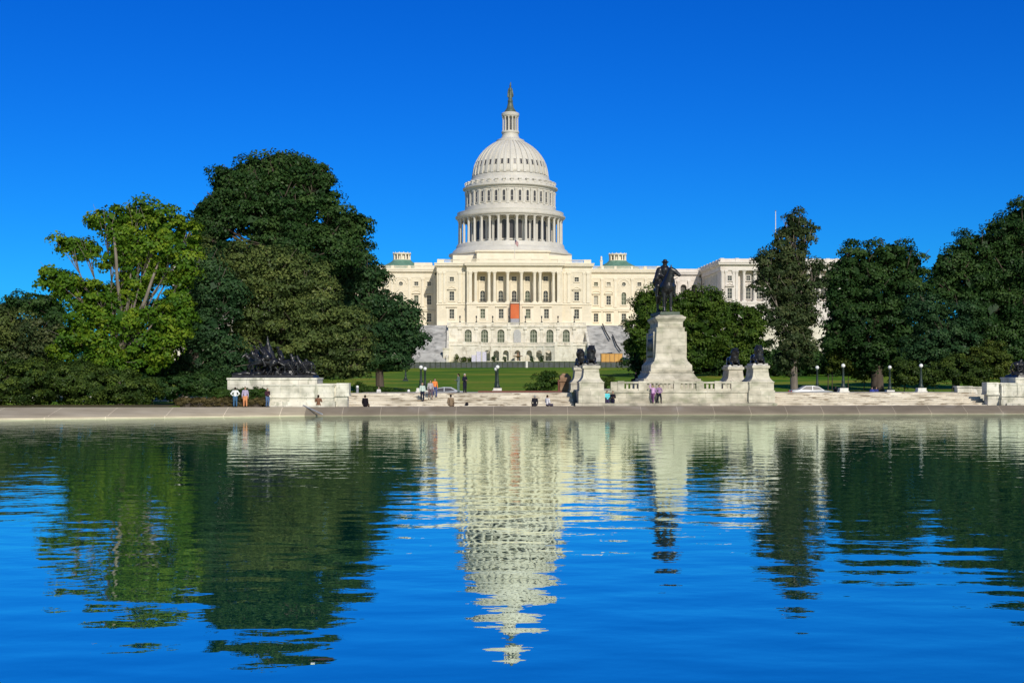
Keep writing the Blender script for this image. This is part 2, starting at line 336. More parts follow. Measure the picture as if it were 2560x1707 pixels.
for i in range(len(xs)): 
    x = xs[i]; y0 = yl(max(-130, min(130, x)))+1.4
    for yo in ys: mb.v.append((x, y0+yo-6.6, gz(x, y0+yo-6.6)))
k = len(ys)
for i in range(len(xs)-1):
    for j in range(k-1): mb.f.append((i*k+j, (i+1)*k+j, (i+1)*k+j+1, i*k+j+1)); mb.mi.append(0)
tag(mb.build('lawn', M['lawn'], smooth=True), kind='structure')
# pool floor side: water sheet, near plaza
mb = MB(); n = 24; xx = [lerp(-75, 75, i/n) for i in range(n+1)]
for a, b_ in zip(xx, xx[1:]): mb.face([(a, 7, 0), (b_, 7, 0), (b_, yw(b_)+.5, 0), (a, yw(a)+.5, 0)])
tag(mb.build('water', M['water']), kind='structure')
mb = MB(); mb.box(-75, 75, -60, 4, -.5, 2.4); mb.box(-75, 75, 4, 5.5, -.5, 1.6); mb.box(-75, 75, 5.5, 7.02, -.5, .75)
tag(mb.build('plaza_near', M['paving']), kind='structure')
mb = MB(); mb.box(-160, -75, -60, 105, -.5, .7); mb.box(75, 160, -60, 120, -.5, .7)
tag(mb.build('ground_beside_pool', M['lawn']), kind='structure')

# coping: sloped stone band rising from the water to the seat lip
def strip(pairs_x, prof, m_split=None):
    """sweep the profile [(dy from lip line / None -> waterline blend, z)] along x"""
    mb = MB()
    for a, b_ in zip(pairs_x, pairs_x[1:]):
        for (t0, z0), (t1, z1) in zip(prof, prof[1:]):
            q = []
            for x, (t, z) in ((a, (t0, z0)), (b_, (t0, z0)), (b_, (t1, z1)), (a, (t1, z1))):
                y = lerp(yw(x), yl(x), t) if t <= 1 else yl(x)+(t-1)
                q.append((x, y, z if z < .5 else z-ZL+zl(x)))
            mb.face(q)
    return mb
xb = XP(765, 115)
def xr(a, b_, n): return [lerp(a, b_, i/n) for i in range(n+1)]
prof = [(-.02, -.4), (0, .16), (.22, .20), (.25, .27), (1, ZL), (2.2, ZL), (2.25, .36)]
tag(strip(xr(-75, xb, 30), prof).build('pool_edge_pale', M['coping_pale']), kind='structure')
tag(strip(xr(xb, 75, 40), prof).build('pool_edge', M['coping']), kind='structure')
# walkway behind the lip
mb = MB()
for a, b_ in zip(xr(-75, 75, 40), xr(-75, 75, 40)[1:]):
    for x0, x1 in ((a, b_),):
        mb.face([(x0, yl(x0)+1.2, .36), (x1, yl(x1)+1.2, .36), (x1, yl(x1)+2.7, .36), (x0, yl(x0)+2.7, .36)])
tag(mb.build('walkway', M['paving']), kind='structure')
# broad marble steps: left flight, right flight
def steps(x0, x1, name, n=8):
    mb = MB(); z0, z1 = .35, 1.86
    for i in range(n):
        za = z0+(z1-z0)*i/n; zb = z0+(z1-z0)*(i+1)/n
        for a, b_ in zip(xr(x0, x1, 12), xr(x0, x1, 12)[1:]):
            ya, yb = yl(a)+2.6+i*.68, yl(b_)+2.6+i*.68; e = .68 if i < n-1 else 2.8
            mb.face([(a, ya, za), (b_, yb, za), (b_, yb, zb-.05), (a, ya, zb-.05)])
            mb.face([(a, ya-.04, zb-.05), (b_, yb-.04, zb-.05), (b_, yb-.04, zb), (a, ya-.04, zb)])
            mb.face([(a, ya-.04, zb), (b_, yb-.04, zb), (b_, yb+e, zb), (a, ya+e, zb)])
    yy0, yy1 = yl(x0)+2.6+n*.68+2, yl(x1)+2.6+n*.68+2
    mb.face([(x0, yy0, z1), (x1, yy1, z1), (x1, yy1, .5), (x0, yy0, .5)])
    return tag(mb.build(name, M['steps']), kind='structure')
XSL = XP(845, 119)
steps(XSL, 5.9, 'steps_left'); steps(24.6, 46.5, 'steps_right')
# paved landing between the steps and the street, street, kerbs
mb = MB()
mb.box(-200, 200, 134, 134.3, .75, .95); mb.box(-200, 200, 146.5, 146.8, .85, 1.08)
tag(mb.build('kerb', M['block']), kind='structure')
mb = MB(); mb.face([(-220, 134.3, .812), (220, 134.3, .812), (220, 146.5, .812), (-220, 146.5, .812)]); tag(mb.build('street', M['asphalt']), kind='structure')
mb = MB()
for i in range(40): mb.face([(-120+i*6, 140.3, .818), (-117+i*6, 140.3, .818), (-117+i*6, 140.45, .818), (-120+i*6, 140.45, .818)])
tag(mb.build('street_markings', M['block']), kind='structure')
# soil strip under the left shrubs
mb = MB()
for a, b_ in zip(xr(-75, XP(440, 116), 10), xr(-75, XP(440, 116), 10)[1:]):
    mb.face([(a, yl(a)+1.1, zl(a)+.01), (b_, yl(b_)+1.1, zl(b_)+.01), (b_, yl(b_)+4.6, zl(b_)+.12), (a, yl(a)+4.6, zl(a)+.12)])
tag(mb.build('planting_bed', M['soil']), kind='structure')

# ------------------------------------------------------------------ the domed building
TH = .0384
def broot(name, label, cat): return empty(name, (-.6, 453, 0), TH, label, cat)
cap = broot('domed_building', 'huge cream and white domed building with columned front on the hill', 'building')

def wall_holes(mb, x0, x1, z0, z1, y, holes, depth):
    xs_ = sorted({x0, x1} | {c+s*w_/2 for c, zb, w_, h, k_ in holes for s in (-1, 1)}); zs = sorted({z0, z1} | {v for c, zb, w_, h, k_ in holes for v in (zb, zb+h)})
    for a, b_ in zip(xs_, xs_[1:]):
        for c, d in zip(zs, zs[1:]):
            mx_, mz = (a+b_)/2, (c+d)/2
            if any(abs(mx_-hc) < w_/2 and zb < mz < zb+h for hc, zb, w_, h, k_ in holes): continue
            mb.face([(a, y, c), (b_, y, c), (b_, y, d), (a, y, d)])
    for c, zb, w_, h, k_ in holes:
        r = w_/2; zt = zb+h; y2 = y+depth
        def arc(cz, up):
            n = 10; pts = [(c+r*math.cos(math.pi*(1-i/n)), cz+up*r*math.sin(math.pi*i/n)) for i in range(n+1)]
            ez = cz+up*r
            for (ax, az), (bx, bz) in zip(pts, pts[1:]):
                q = [(ax, y, az), (bx, y, bz), (bx, y, ez), (ax, y, ez)]; mb.face(q if up > 0 else q[::-1])
                q = [(ax, y, az), (ax, y2, az), (bx, y2, bz), (bx, y, bz)]; mb.face(q if up > 0 else q[::-1])
        zlo, zhi = zb, zt
        if k_ in 'ao': zhi = zt-r; arc(zhi, 1)
        else: mb.face([(c-r, y, zt), (c-r, y2, zt), (c+r, y2, zt), (c+r, y, zt)])
        if k_ == 'o': zlo = zb+r; arc(zlo, -1)
        else: mb.face([(c-r, y, zb), (c+r, y, zb), (c+r, y2, zb), (c-r, y2, zb)])
        if zhi > zlo+.01:
            mb.face([(c-r, y, zlo), (c-r, y2, zlo), (c-r, y2, zhi), (c-r, y, zhi)])
            mb.face([(c+r, y, zlo), (c+r, y, zhi), (c+r, y2, zhi), (c+r, y2, zlo)])
WC = {}
def window(parent, c, zb, w_, h, k_, y, depth, hood=None, stone='trim', glass='glass', name='window', rz=0, pos=None):
    key = (w_, h, k_, depth, hood, stone, glass)
    if key not in WC:
        t = MB(); r = w_/2; e = .28
        if k_ == 'r':
            t.box(-r-e, -r-.02, -.12, .05, -.1, h+.02); t.box(r+.02, r+e, -.12, .05, -.1, h+.02); t.box(-r-e-.06, r+e+.06, -.18, .05, h+.025, h+e+.05)
        if k_ in 'ao':
            cz = h-r; n = 12
            a0, a1 = (0, math.pi) if k_ == 'a' else (0, 2*math.pi); n = 12 if k_ == 'a' else 24
            for i in range(n):
                p = [a0+(a1-a0)*i/n, a0+(a1-a0)*(i+1)/n]
                pts = [(math.cos(a)*q, math.sin(a)*q+cz) for a, q in ((p[0], r+.03), (p[1], r+.03), (p[1], r+e), (p[0], r+e))]
                t.face([(x, -.12, z) for x, z in pts][::-1]); t.face([(pts[3][0], -.12, pts[3][1]), (pts[2][0], -.12, pts[2][1]), (pts[2][0], .05, pts[2][1]), (pts[3][0], .05, pts[3][1])])
            if k_ == 'a': t.box(-r-e, -r-.02, -.12, .05, -.1, cz); t.box(r+.02, r+e, -.12, .05, -.1, cz)
        if k_ != 'o': t.box(-r-e-.1, r+e+.1, -.26, .05, -.32, -.11)
        zt = h+e+.35
        if hood == 'tri':
            t.box(-r-.75, r+.75, -.6, .05, zt, zt+.2); q = [(-r-.8, zt+.182), (r+.8, zt+.182), (0, zt+.85)]
            t.face([(x, -.36, z) for x, z in q]); 
            for (a, b_), (c2, d) in ((q[1], q[2]), (q[2], q[0])): t.face([(a, -.62, b_), (a, .05, b_), (c2, .05, d), (c2, -.62, d)])
        elif hood == 'arc':
            t.box(-r-.75, r+.75, -.6, .05, zt, zt+.2); n = 8
            q = [((r+.75)*math.cos(math.pi*i/n), zt+.182+.7*math.sin(math.pi*i/n)) for i in range(n+1)]
            t.face([(x, -.34, z) for x, z in q])
            for (a, b_), (c2, d) in zip(q, q[1:]): t.face([(a, -.62, b_), (a, .05, b_), (c2, .05, d), (c2, -.62, d)])
        elif hood == 'flat': t.box(-r-1.1, r+1.1, -.6, .05, zt+.1, zt+.36); t.box(-r-1.0, -r-.3, -.07, .02, -.9, zt+.1); t.box(r+.3, r+1.0, -.07, .02, -.9, zt+.1)
        t.m = 1; yb = depth-.07                                # sash bars
        nb = 1 if w_ < 1.8 else 2
        for i in range(1, nb+1): x = -r+w_*i/(nb+1); t.box(x-.045, x+.045, yb, yb+.05, 0, h-(.05 if k_ == 'r' else .12))
        for z in ((h*.5,) if h < 2.2 else (h*.33, h*.66)): t.box(-r, r, yb-.004, yb+.044, z-.05, z+.05)
        p = MB()
        if k_ == 'r': p.face([(-r-.02, depth-.02, -.02), (r+.02, depth-.02, -.02), (r+.02, depth-.02, h+.02), (-r-.02, depth-.02, h+.02)])
        else:
            cz = h-r; pts = [(r*1.02*math.cos(math.pi*i/12), cz+r*1.02*math.sin(math.pi*i/12)) for i in range(13)]
            if k_ == 'o': pts += [(r*1.02*math.cos(math.pi+math.pi*i/12), cz+r*1.02*math.sin(math.pi+math.pi*i/12)) for i in range(1, 12)]
            else: pts += [(-r*1.02, -.02), (r*1.02, -.02)]
            p.face([(x, depth-.02, z) for x, z in pts][::-1])
        WC[key] = (t.mesh('window', [M[stone], M['frame']]), p.mesh('pane', M[glass]))
    me, pm = WC[key]
    o = inst(name, me, parent, pos or (c, y, zb), rz); inst('pane', pm, o); return o

def balustrade(mb, x0, x1, y, z, h=.95, piers=(), pw=.9, d=.5, solid_end=True):
    """rail with balusters between piers, running along x, front at y"""
    mb.box(x0, x1, y-.05, y+d+.05, z+h-.16, z+h); mb.box(x0, x1, y, y+d, z, z+.2)
    x = x0+.3
    while x < x1-.15:
        if not any(abs(x-p) < pw/2+.1 for p in piers): mb.box(x-.1, x+.1, y+.14, y+d-.14, z+.2, z+h-.16)
        x += .4
    for p in piers: mb.box(p-pw/2, p+pw/2, y-.09, y+d+.09, z, z+h+.06)

# columns ---------------------------------------------------------------
def column_mesh(h, r, seg=16, mat='trim', flute=True):
    t = MB(); t.box(-r*1.45, r*1.45, -r*1.45, r*1.45, 0, r*.45)
    t.lathe([(r*1.35, r*.45), (r*1.35, r*.7), (r*1.12, r*.8), (r*1.2, r*1.0), (r, r*1.1), (r*.98, h*.35), (r*.86, h-r*2.4), (r*.98, h-r*2.35), (r*.88, h-r*2.25), (r*1.05, h-r*1.3), (r*1.4, h-r*.5)], seg)
    t.box(-r*1.35, r*1.35, -r*1.35, r*1.35, h-r*.5, h); return t.mesh('column', M[mat])
def pilaster(mb, x, w_, y, z0, z1, d=.28):
    mb.box(x-w_/2, x+w_/2, y-d, y+.05, z0+.5, z1-.9); mb.box(x-w_/2-.12, x+w_/2+.12, y-d-.1, y+.05, z0, z0+.5)
    mb.box(x-w_/2-.06, x+w_/2+.06, y-d-.06, y+.05, z1-.9, z1-.55); mb.box(x-w_/2-.16, x+w_/2+.16, y-d-.16, y+.05, z1-.55, z1)
def entab(mb, x0, x1, y0, y1, z0, z1):                        # architrave, frieze, cornice as stacked mouldings
    h = z1-z0
    mb.box(x0-.05, x1+.05, y0-.1, y1, z0, z0+h*.3); mb.box(x0-.01, x1+.01, y0-.03, y1, z0+h*.3, z0+h*.56)
    mb.box(x0-.35, x1+.35, y0-.4, y1, z0+h*.56, z0+h*.68); mb.box(x0-.75, x1+.75, y0-.85, y1, z0+h*.68, z0+h*.88); mb.box(x0-.9, x1+.9, y0-1.0, y1, z0+h*.88, z1)

B0 = 17.6
wall = MB(); trim = MB(); roofp = MB(); bal = MB(); para = MB()
# central portico block: podium
yP = -38.0; W5 = (-10.4, -4.4, 0, 4.4, 10.4)
holes = [(c, 21.0, 1.5, 3.0, 'r') for c in W5 if c]
wall_holes(wall, -15.6, 15.6, B0, 25.5, yP, holes, .45)
for c, zb, a, b_, k_ in holes: window(cap, c, zb, a, b_, k_, yP, .45, 'flat', glass=random.choice(('glass', 'greenglass')))
for s in (-1, 1): wall.face([(s*15.6, yP, B0), (s*15.6, -35.6, B0), (s*15.6, -35.6, 40), (s*15.6, yP+4, 40), (s*15.6, yP+4, 25.5), (s*15.6, yP, 25.5)])
trim.box(-15.75, 15.75, yP-.25, yP+1, 25.5, 25.75); trim.box(-15.65, 15.65, yP-.1, yP+1, 25.75, 26.15)
wall.face([(-15.6, yP, 26.15), (15.6, yP, 26.15), (15.6, -33.9, 26.15), (-15.6, -33.9, 26.15)])
# recessed wall behind the columns
h1 = [(c, 26.7, 1.5, 3.5, 'a') for c in W5]; h2 = [(c, 33.4, 1.5, 1.5, 'r') for c in W5]
wall_holes(wall, -15.6, 15.6, 26.15, 36.6, -34.0, h1+h2, .4)
for c, zb, a, b_, k_ in h1: window(cap, c, zb, a, b_, k_, -34.0, .4, None, glass='darkglass' if c == 0 else random.choice(('glass', 'greenglass')))
for c, zb, a, b_, k_ in h2: window(cap, c, zb, a, b_, k_, -34.0, .4, None)
for c in W5: trim.box(c-1.3, c-1.02, -34.3, -33.98, 26.2, 35.0); trim.box(c+1.02, c+1.3, -34.3, -33.98, 26.2, 35.0)
cm = column_mesh(10.05, .52)
for x in (-12.75, -8.35, -6.55, -2.25, 2.25, 6.55, 8.35, 12.75): inst('column', cm, cap, (x, yP+.75, 26.15))
for s in (-1, 1):
    wall.box(s*14.9-.7, s*14.9+.7, yP+.1, -33.9, 26.15, 36.2); pilaster(trim, s*14.4, .95, yP+.1, 26.15, 36.2, .2)
entab(trim, -15.6, 15.6, yP+.1, -30, 36.2, 39.15)
# balconies under the portico windows
for c in W5: bb = MB(); bb.box(c-1.1, c+1.1, -35.1, -34.3, 26.3, 26.42); [bb.box(c-1.1+i*.2, c-1.04+i*.2, -35.1, -35.04, 26.42, 27.1) for i in range(11)]; bb.box(c-1.1, c+1.1, -35.12, -35.02, 27.1, 27.18); bb.build('balcony', M['black'], cap)
balustrade(bal, -15.6, 15.6, yP+.3, 39.15, 1.2, piers=(-15.0, -10.5, -4.4, 0, 4.4, 10.5, 15.0), pw=1.9)
# side bays
for s in (-1, 1):
    c = s*20.5; x0, x1 = sorted((s*15.6, s*25.4)); y = -35.6
    hs_ = [(c, 21.0, 1.5, 3.0, 'r'), (c, 26.9, 1.5, 2.9, 'r'), (c, 33.2, 1.35, 1.35, 'r')]
    wall_holes(wall, x0, x1, B0, 38.0, y, hs_, .45)
    for q, hd in zip(hs_, ('flat', 'tri', None)): window(cap, *q[:4], q[4], y, .45, hd)
    wall.face([(s*25.4, y, B0), (s*25.4, -21.9, B0), (s*25.4, -21.9, 38), (s*25.4, y, 38)][::s])
    pilaster(trim, s*24.3, .95, y, 26.15, 36.2); pilaster(trim, s*22.9, .6, y, 26.15, 36.2, .15); pilaster(trim, s*17.9, .95, y, 26.15, 36.2); pilaster(trim, s*16.5, .6, y, 26.15, 36.2, .15)
    trim.box(x0-(.15 if s < 0 else -.05), x1+(.15 if s > 0 else -.05), y-.25, y+.6, 25.5, 25.78); trim.box(x0+.01, x1-.01, y-.1, y+.6, 25.78, 26.15); trim.box(x0+.01, x1-.01, y-.12, y+.3, B0, 20.2)
    entab(trim, x0 if s < 0 else x0+1.0, x1 if s > 0 else x1-1.0, y, -12, 36.2, 39.15)
    balustrade(bal, x0+.2, x1-.2, y+.3, 39.15, 1.2, piers=(s*16.6, s*24.1), pw=2.4)
    for i in range(34): yy = y+.6+i*.4; bal.box(s*24.9-.25, s*24.9+.25, yy, yy+.2, 39.3, 40.2)
    bal.box(s*24.9-.3, s*24.9+.3, y+.5, -21, 40.2, 40.36)
roofp.box(-25, 25, -34, 18, 38.3, 39.3)
# wings
WX = [28.3, 32.6, 37.8, 43.1, 47.4, 51.6]
for s in (-1, 1):
    y = -22.0; x0, x1 = sorted((s*25.4, s*53.6)); hs_ = []; hd = []
    for c in WX:
        c *= s; hs_.append((c, 20.5, 1.5, 2.75, 'r')); hd.append('flat')
        if abs(c) == 37.8: hs_.append((c, 26.3, 1.6, 4.2, 'a')); hd.append(None); hs_.append((c, 32.6, 1.3, 1.3, 'o')); hd.append(None)
        else: hs_.append((c, 26.3, 1.45, 3.0, 'r')); hd.append('arc' if int(abs(c)) % 2 == 0 else 'tri'); hs_.append((c, 32.65, 1.3, 1.25, 'r')); hd.append(None)
    wall_holes(wall, x0, x1, B0, 36.2, y, hs_, .45)
    for q, h_ in zip(hs_, hd): window(cap, *q[:4], q[4], y, .45, h_, glass='greenglass' if q[3] > 4 else random.choice(('glass', 'glass', 'blind', 'greenglass')))
    wall.face([(s*53.6, y, B0), (s*53.6, 10, B0), (s*53.6, 10, 36), (s*53.6, y, 36)][::s])
    for c in (30.4, 34.9, 40.7, 45.3, 49.5, 26.4, 53.0): pilaster(trim, s*c, .8, y, 25.4, 35.2, .25)
    # relieving arch round the middle window
    n = 16
    for i in range(n):
        a, b_ = math.pi*i/n, math.pi*(i+1)/n; c = s*37.8
        q = [(c+math.cos(t)*rr, 33.2+math.sin(t)*rr*.9) for t, rr in ((a, 1.75), (b_, 1.75), (b_, 2.15), (a, 2.15))]
        trim.face([(x, y-.16, z) for x, z in q][::-1]); trim.face([(q[2][0], y-.16, q[2][1]), (q[2][0], y+.02, q[2][1]), (q[3][0], y+.02, q[3][1]), (q[3][0], y-.16, q[3][1])]); trim.face([(q[0][0], y-.16, q[0][1]), (q[0][0], y+.02, q[0][1]), (q[1][0], y+.02, q[1][1]), (q[1][0], y-.16, q[1][1])])
    trim.box(x0+.01, x1-.01, y-.22, y+.3, 24.5, 24.75); trim.box(x0+.01, x1-.01, y-.1, y+.3, 24.75, 25.3); trim.box(x0+.01, x1-.01, y-.1, y+.3, B0, 19.6)
    a_, b_ = (x0-.01, x1-.95) if s < 0 else (x0+.95, x1+.01)
    entab(trim, a_, b_, y, 10, 35.2, 38.3)
    balustrade(bal, x0+.5, x1-.5, y+.3, 38.3, 1.1, piers=[s*v for v in (27, 30.6, 35, 40.6, 45.2, 49.6, 52.8)], pw=.9)
    roofp.box(x0+1, x1-1, y+1, 9.5, 37.5, 38.5)
    # shallow roof dome with lantern
    t = MB(); t.lathe([(9.8, 38.4), (9.4, 39.2), (8.6, 40.0), (7.4, 40.75), (6.1, 41.4), (4.9, 42.0), (3.9, 42.55), (3.3, 43.1), (3.2, 43.2)], 36, s*38.6, 2); t.build('roof_dome', M['verdigris'], cap, smooth=True)
    t = MB(); t.lathe([(3.25, 43.0), (3.25, 43.35), (2.3, 43.36), (2.3, 45.2)], 24, s*38.6, 2)
    for i in range(12):
        a = 2*math.pi*i/12; xx_, yy_ = s*38.6+2.85*math.cos(a), 2+2.85*math.sin(a); t.box(xx_-.22, xx_+.22, yy_-.22, yy_+.22, 43.3, 45.25)
    t.lathe([(3.2, 45.2), (3.3, 45.5), (3.2, 45.7), (2.8, 45.75)], 24, s*38.6, 2); lan = t.build('lantern', M['trim'], cap)
    t = MB()
    t.lathe([(2.33, 43.5), (2.33, 45.1)], 12, s*38.6, 2); t.build('glazing', M['darkglass'], lan)
    for i in range(12): a = 2*math.pi*(i+.5)/12; t = MB(); t.box(-.1, .1, -.1, .1, 0, .3); t.build('finial', M['trim'], lan, loc=(s*38.6+3.1*math.cos(a), 2+3.1*math.sin(a), 45.7))
    # link with arched loggia
    yk = -13.0; a_, b_ = sorted((s*53.6, s*66)); lh = [(s*c, 20.5, 1.6, 2.7, 'r') for c in (56, 59.8, 63.6)]+[(s*c, 26.6, 2.1, 7.2, 'a') for c in (56, 59.8, 63.6)]
    link = MB(); wall_holes(link, a_, b_, B0, 36.2, yk, lh, 1.2)
    for q in lh: window(cap, *q[:4], q[4], yk, 1.2, None, stone='white_stone', glass='darkglass')
    for c in (54.2, 57.9, 61.7, 65.4): pilaster(link, s*c, .7, yk, 25.6, 35.2, .45)
    entab(link, a_+.8, b_-.8, yk, 6, 35.2, 38.3); link.box(a_, b_, yk+.3, yk+.8, 38.3, 39.3); link.box(a_, b_, yk+1.3, 6, 20, 38.2)
    for i in range(24): link.box(a_+.5+i*.48, a_+.72+i*.48, yk+.2, yk+.35, 38.4, 39.1)
    link.build('link_wing', M['white_stone'], cap)
    # end wing: solid corner bay, colonnade in front and along the side
    ew = MB(); y = -46.0; X0, X1 = 66.0, 109.0
    def sx(v): return s*v
    def fb(m_, xa, xb_, ya, yb, za, zb): p, q = sorted((s*xa, s*xb_)); m_.box(p, q, ya, yb, za, zb)
    fb(ew, X0, X1, y, 20, B0, 25.6); fb(ew, X0-.2, X1+.2, y-.2, 20, 25.6, 26.2)
    fb(ew, X0+2.2, X1-2.2, y+2.4, 18, 26.2, 36.2)
    for a, b_ in ((66.2, 71.8), (103.2, 108.8)):
        fb(ew, a, b_, y+.2, y+6, 26.2, 36.2)
        for c in (a+.5, a+1.7, b_-1.5, b_-.5): pilaster(ew, s*c, .75, y+.2, 26.2, 36.2, .3)
    fb(ew, X0+.2, X0+3, -16, 18, 26.2, 36.2)
    p, q = sorted((s*X0, s*X1)); entab(ew, p, q, y, 20, 36.2, 38.9)
    ew.box(p+.2, q-.2, y+.3, y+.9, 38.9, 40.0); ew.box(p+.2, p+.8, y+.9, 18, 38.9, 40.0); ew.box(q-.8, q-.2, y+.9, 18, 38.9, 40.0)
    for c in (66.6, 71.5, 76, 81, 86, 91, 96, 101, 104, 108.3): fb(ew, c-.6, c+.6, y+.1, y+1.1, 38.9, 40.15)
    for i in range(12): fb(ew, X0, X0+1, y+2+i*5.2, y+3+i*5.2, 38.9, 40.12)
    ewo = ew.build('end_wing', M['white_stone'], cap)
    cw = WC.setdefault('cw', column_mesh(10.0, .5, 14, 'white_stone'))
    for i in range(9): inst('column', cw, ewo, (s*(73.8+i*3.5), y+.8, 26.2))
    for i in range(9): inst('column', cw, ewo, (s*(X0+.8), y+7.6+i*2.6, 26.2))
    for i in range(9):
        if i < 8: window(ewo, 0, 0, 1.5, 3.4, 'r', 0, .25, 'tri', stone='white_stone', pos=(s*(75.5+i*3.5), y+2.1, 27.2))
        if i < 8: window(ewo, 0, 0, 1.3, 1.4, 'r', 0, .25, None, stone='white_stone', pos=(s*(75.5+i*3.5), y+2.1, 33.2))
    for c in (69,): window(ewo, 0, 0, 1.4, 3.2, 'r', 0, .12, 'tri', stone='white_stone', pos=(s*c, y+.06, 27.2)); window(ewo, 0, 0, 1.3, 1.4, 'r', 0, .12, None, stone='white_stone', pos=(s*c, y+.06, 33.0))
    for i in range(8): t = MB(); xw = s*(X0+2.15); t.box(min(xw, xw+s*.1), max(xw, xw+s*.1), y+8.3+i*2.6, y+9.5+i*2.6, 27.4, 32); t.build('window', M['darkglass'], ewo)
# roof boxes
roofp.box(-33.5, -27.4, -16, -4, 38.4, 40.9); roofp.box(26.5, 27.5, -14, -8, 38.4, 41); roofp.box(-12.2, 12.2, -24, -8, 39, 44.5); roofp.box(-12.8, 12.8, -24.6, -8, 43.9, 44.3)
roofp.box(-20.3, 20.3, -19, 20, 39, 43.2)
pp = MB(); pp.box(30.0, 30.8, -20, -19.2, 39, 41.2); pp.lathe([(.5, 41.2), (.62, 41.5), (.3, 41.7), (.32, 42.6), (.1, 43)], 10, 30.4, -19.6); pp.build('chimney', M['trim'], cap)
wall.build('wall', M['cream'], cap); trim.build('cornice', M['trim'], cap); bal.build('balustrade', M['trim'], cap); roofp.build('roof', M['trim'], cap)

# dome ------------------------------------------------------------------
dm = MB()
dm.lathe([(21.3, 40), (21.3, 44.2), (21.9, 44.4), (21.9, 45.0), (20.9, 45.2), (20.3, 46.2), (19.4, 46.9), (19.2, 47.8), (19.0, 48.3), (14.9, 48.31), (14.9, 57.2), (18.9, 57.21), (19.0, 57.5), (19.5, 57.8), (19.6, 58.3), (18.9, 58.35), (18.9, 59.5), (18.4, 59.7), (18.4, 59.3), (16.3, 59.2), (16.2, 61.4),
          (15.7, 61.6), (15.7, 66.9), (16.0, 67.1), (16.1, 67.6), (16.9, 68.0), (16.9, 68.4), (16.0, 68.6), (15.9, 69.4), (15.0, 69.9), (14.4, 71.2), (13.9, 71.4), (13.8, 72.4), (13.35, 72.6)], 144)
ob = dm.build('dome', M['dome'], cap)
cv = [(13.35, 72.6), (13.2, 73.8), (12.95, 75.2), (12.5, 76.8), (11.75, 78.5), (10.75, 80.1), (9.45, 81.7), (7.9, 83.1), (6.2, 84.3), (4.9, 85.0)]
sh = MB(); sh.lathe(cv, 144); sh.build('dome_shell', M['dome'], ob, smooth=True)
rb = MB()
for i in range(36):
    a = 2*math.pi*i/36; ca, sa = math.cos(a), math.sin(a)
    for (r0, z0), (r1, z1) in zip(cv, cv[1:]):
        w0, w1 = .18+.022*r0, .18+.022*r1; d = .34
        def q(r, z, s_, o): return ((r+o)*ca-s_*sa, (r+o)*sa+s_*ca, z+o*.35)
        A = [q(r0, z0, -w0, d), q(r0, z0, w0, d), q(r1, z1, w1, d), q(r1, z1, -w1, d)]; rb.face(A)
        rb.face([q(r0, z0, w0, -.1), q(r1, z1, w1, -.1), q(r1, z1, w1, d), q(r0, z0, w0, d)]); rb.face([q(r0, z0, -w0, -.1), q(r0, z0, -w0, d), q(r1, z1, -w1, d), q(r1, z1, -w1, -.1)])
rb.build('ribs', M['dome'], ob)
# dome lights between the ribs
t = MB(); t.box(-.34, .34, -.12, .3, 0, 1.75); t.m = 1; t.box(-.5, -.34, -.2, .3, -.1, 1.9); t.box(.34, .5, -.2, .3, -.1, 1.9); t.box(-.5, .5, -.25, .3, 1.75, 2.0); lm = t.mesh('attic_window', [M['darkglass'], M['dome']])
t = MB(); t.box(-.42, .42, -.05, .3, 0, 3.2)
n = 8; t.face([(.42*math.cos(math.pi*i/n), -.05, 3.2+.42*math.sin(math.pi*i/n)) for i in range(n+1)][::-1]); t.m = 1
t.box(-.6, -.42, -.18, .3, -.1, 3.2); t.box(.42, .6, -.18, .3, -.1, 3.2); t.box(-.75, .75, -.25, .3, -.3, -.1); t.box(-.42, .42, -.09, -.06, 1.5, 1.62)
for i in range(n):
    a, b_ = math.pi*i/n, math.pi*(i+1)/n; t.face([(math.cos(v)*k_, -.18, 3.2+math.sin(v)*k_) for v, k_ in ((a, .42), (b_, .42), (b_, .68), (a, .68))][::-1])
wm2 = t.mesh('drum_window', [M['darkglass'], M['dome']])
t = MB(); t.box(-.85, .85, -.05, .3, 0, 5.6); t.face([(.85*math.cos(math.pi*i/n), -.05, 5.6+.85*math.sin(math.pi*i/n)) for i in range(n+1)][::-1]); t.m = 1
t.box(-1.15, -.85, -.22, .3, -.4, 5.6); t.box(.85, 1.15, -.22, .3, -.4, 5.6); t.box(-1.25, 1.25, -.3, .3, -.6, -.4)
for i in range(n):
    a, b_ = math.pi*i/n, math.pi*(i+1)/n; t.face([(math.cos(v)*k_, -.22, 5.6+math.sin(v)*k_) for v, k_ in ((a, .85), (b_, .85), (b_, 1.15), (a, 1.15))][::-1])
wm3 = t.mesh('drum_window', [M['darkglass'], M['dome']])
cd = column_mesh(8.9, .46, 12, 'dome'); t = MB(); pilaster(t, 0, .62, 0, 0, 5.3, .32); pl = t.mesh('pilaster', M['dome'])
t = MB(); t.box(-.42, .42, -.55, .5, 0, .9); t.box(-.6, .6, -.75, .5, .9, 1.25); br = t.mesh('bracket', M['dome'])
t = MB(); pilaster(t, 0, .9, 0, 0, 8.8, .3); pl2 = t.mesh('pilaster', M['dome'])
t = MB(); t.box(-.4, .4, -.1, .5, 0, 1.15); t.ball((0, .1, 1.35), (.28, .28, .3), 8, 6); bp = t.mesh('balustrade_pier', M['dome'])
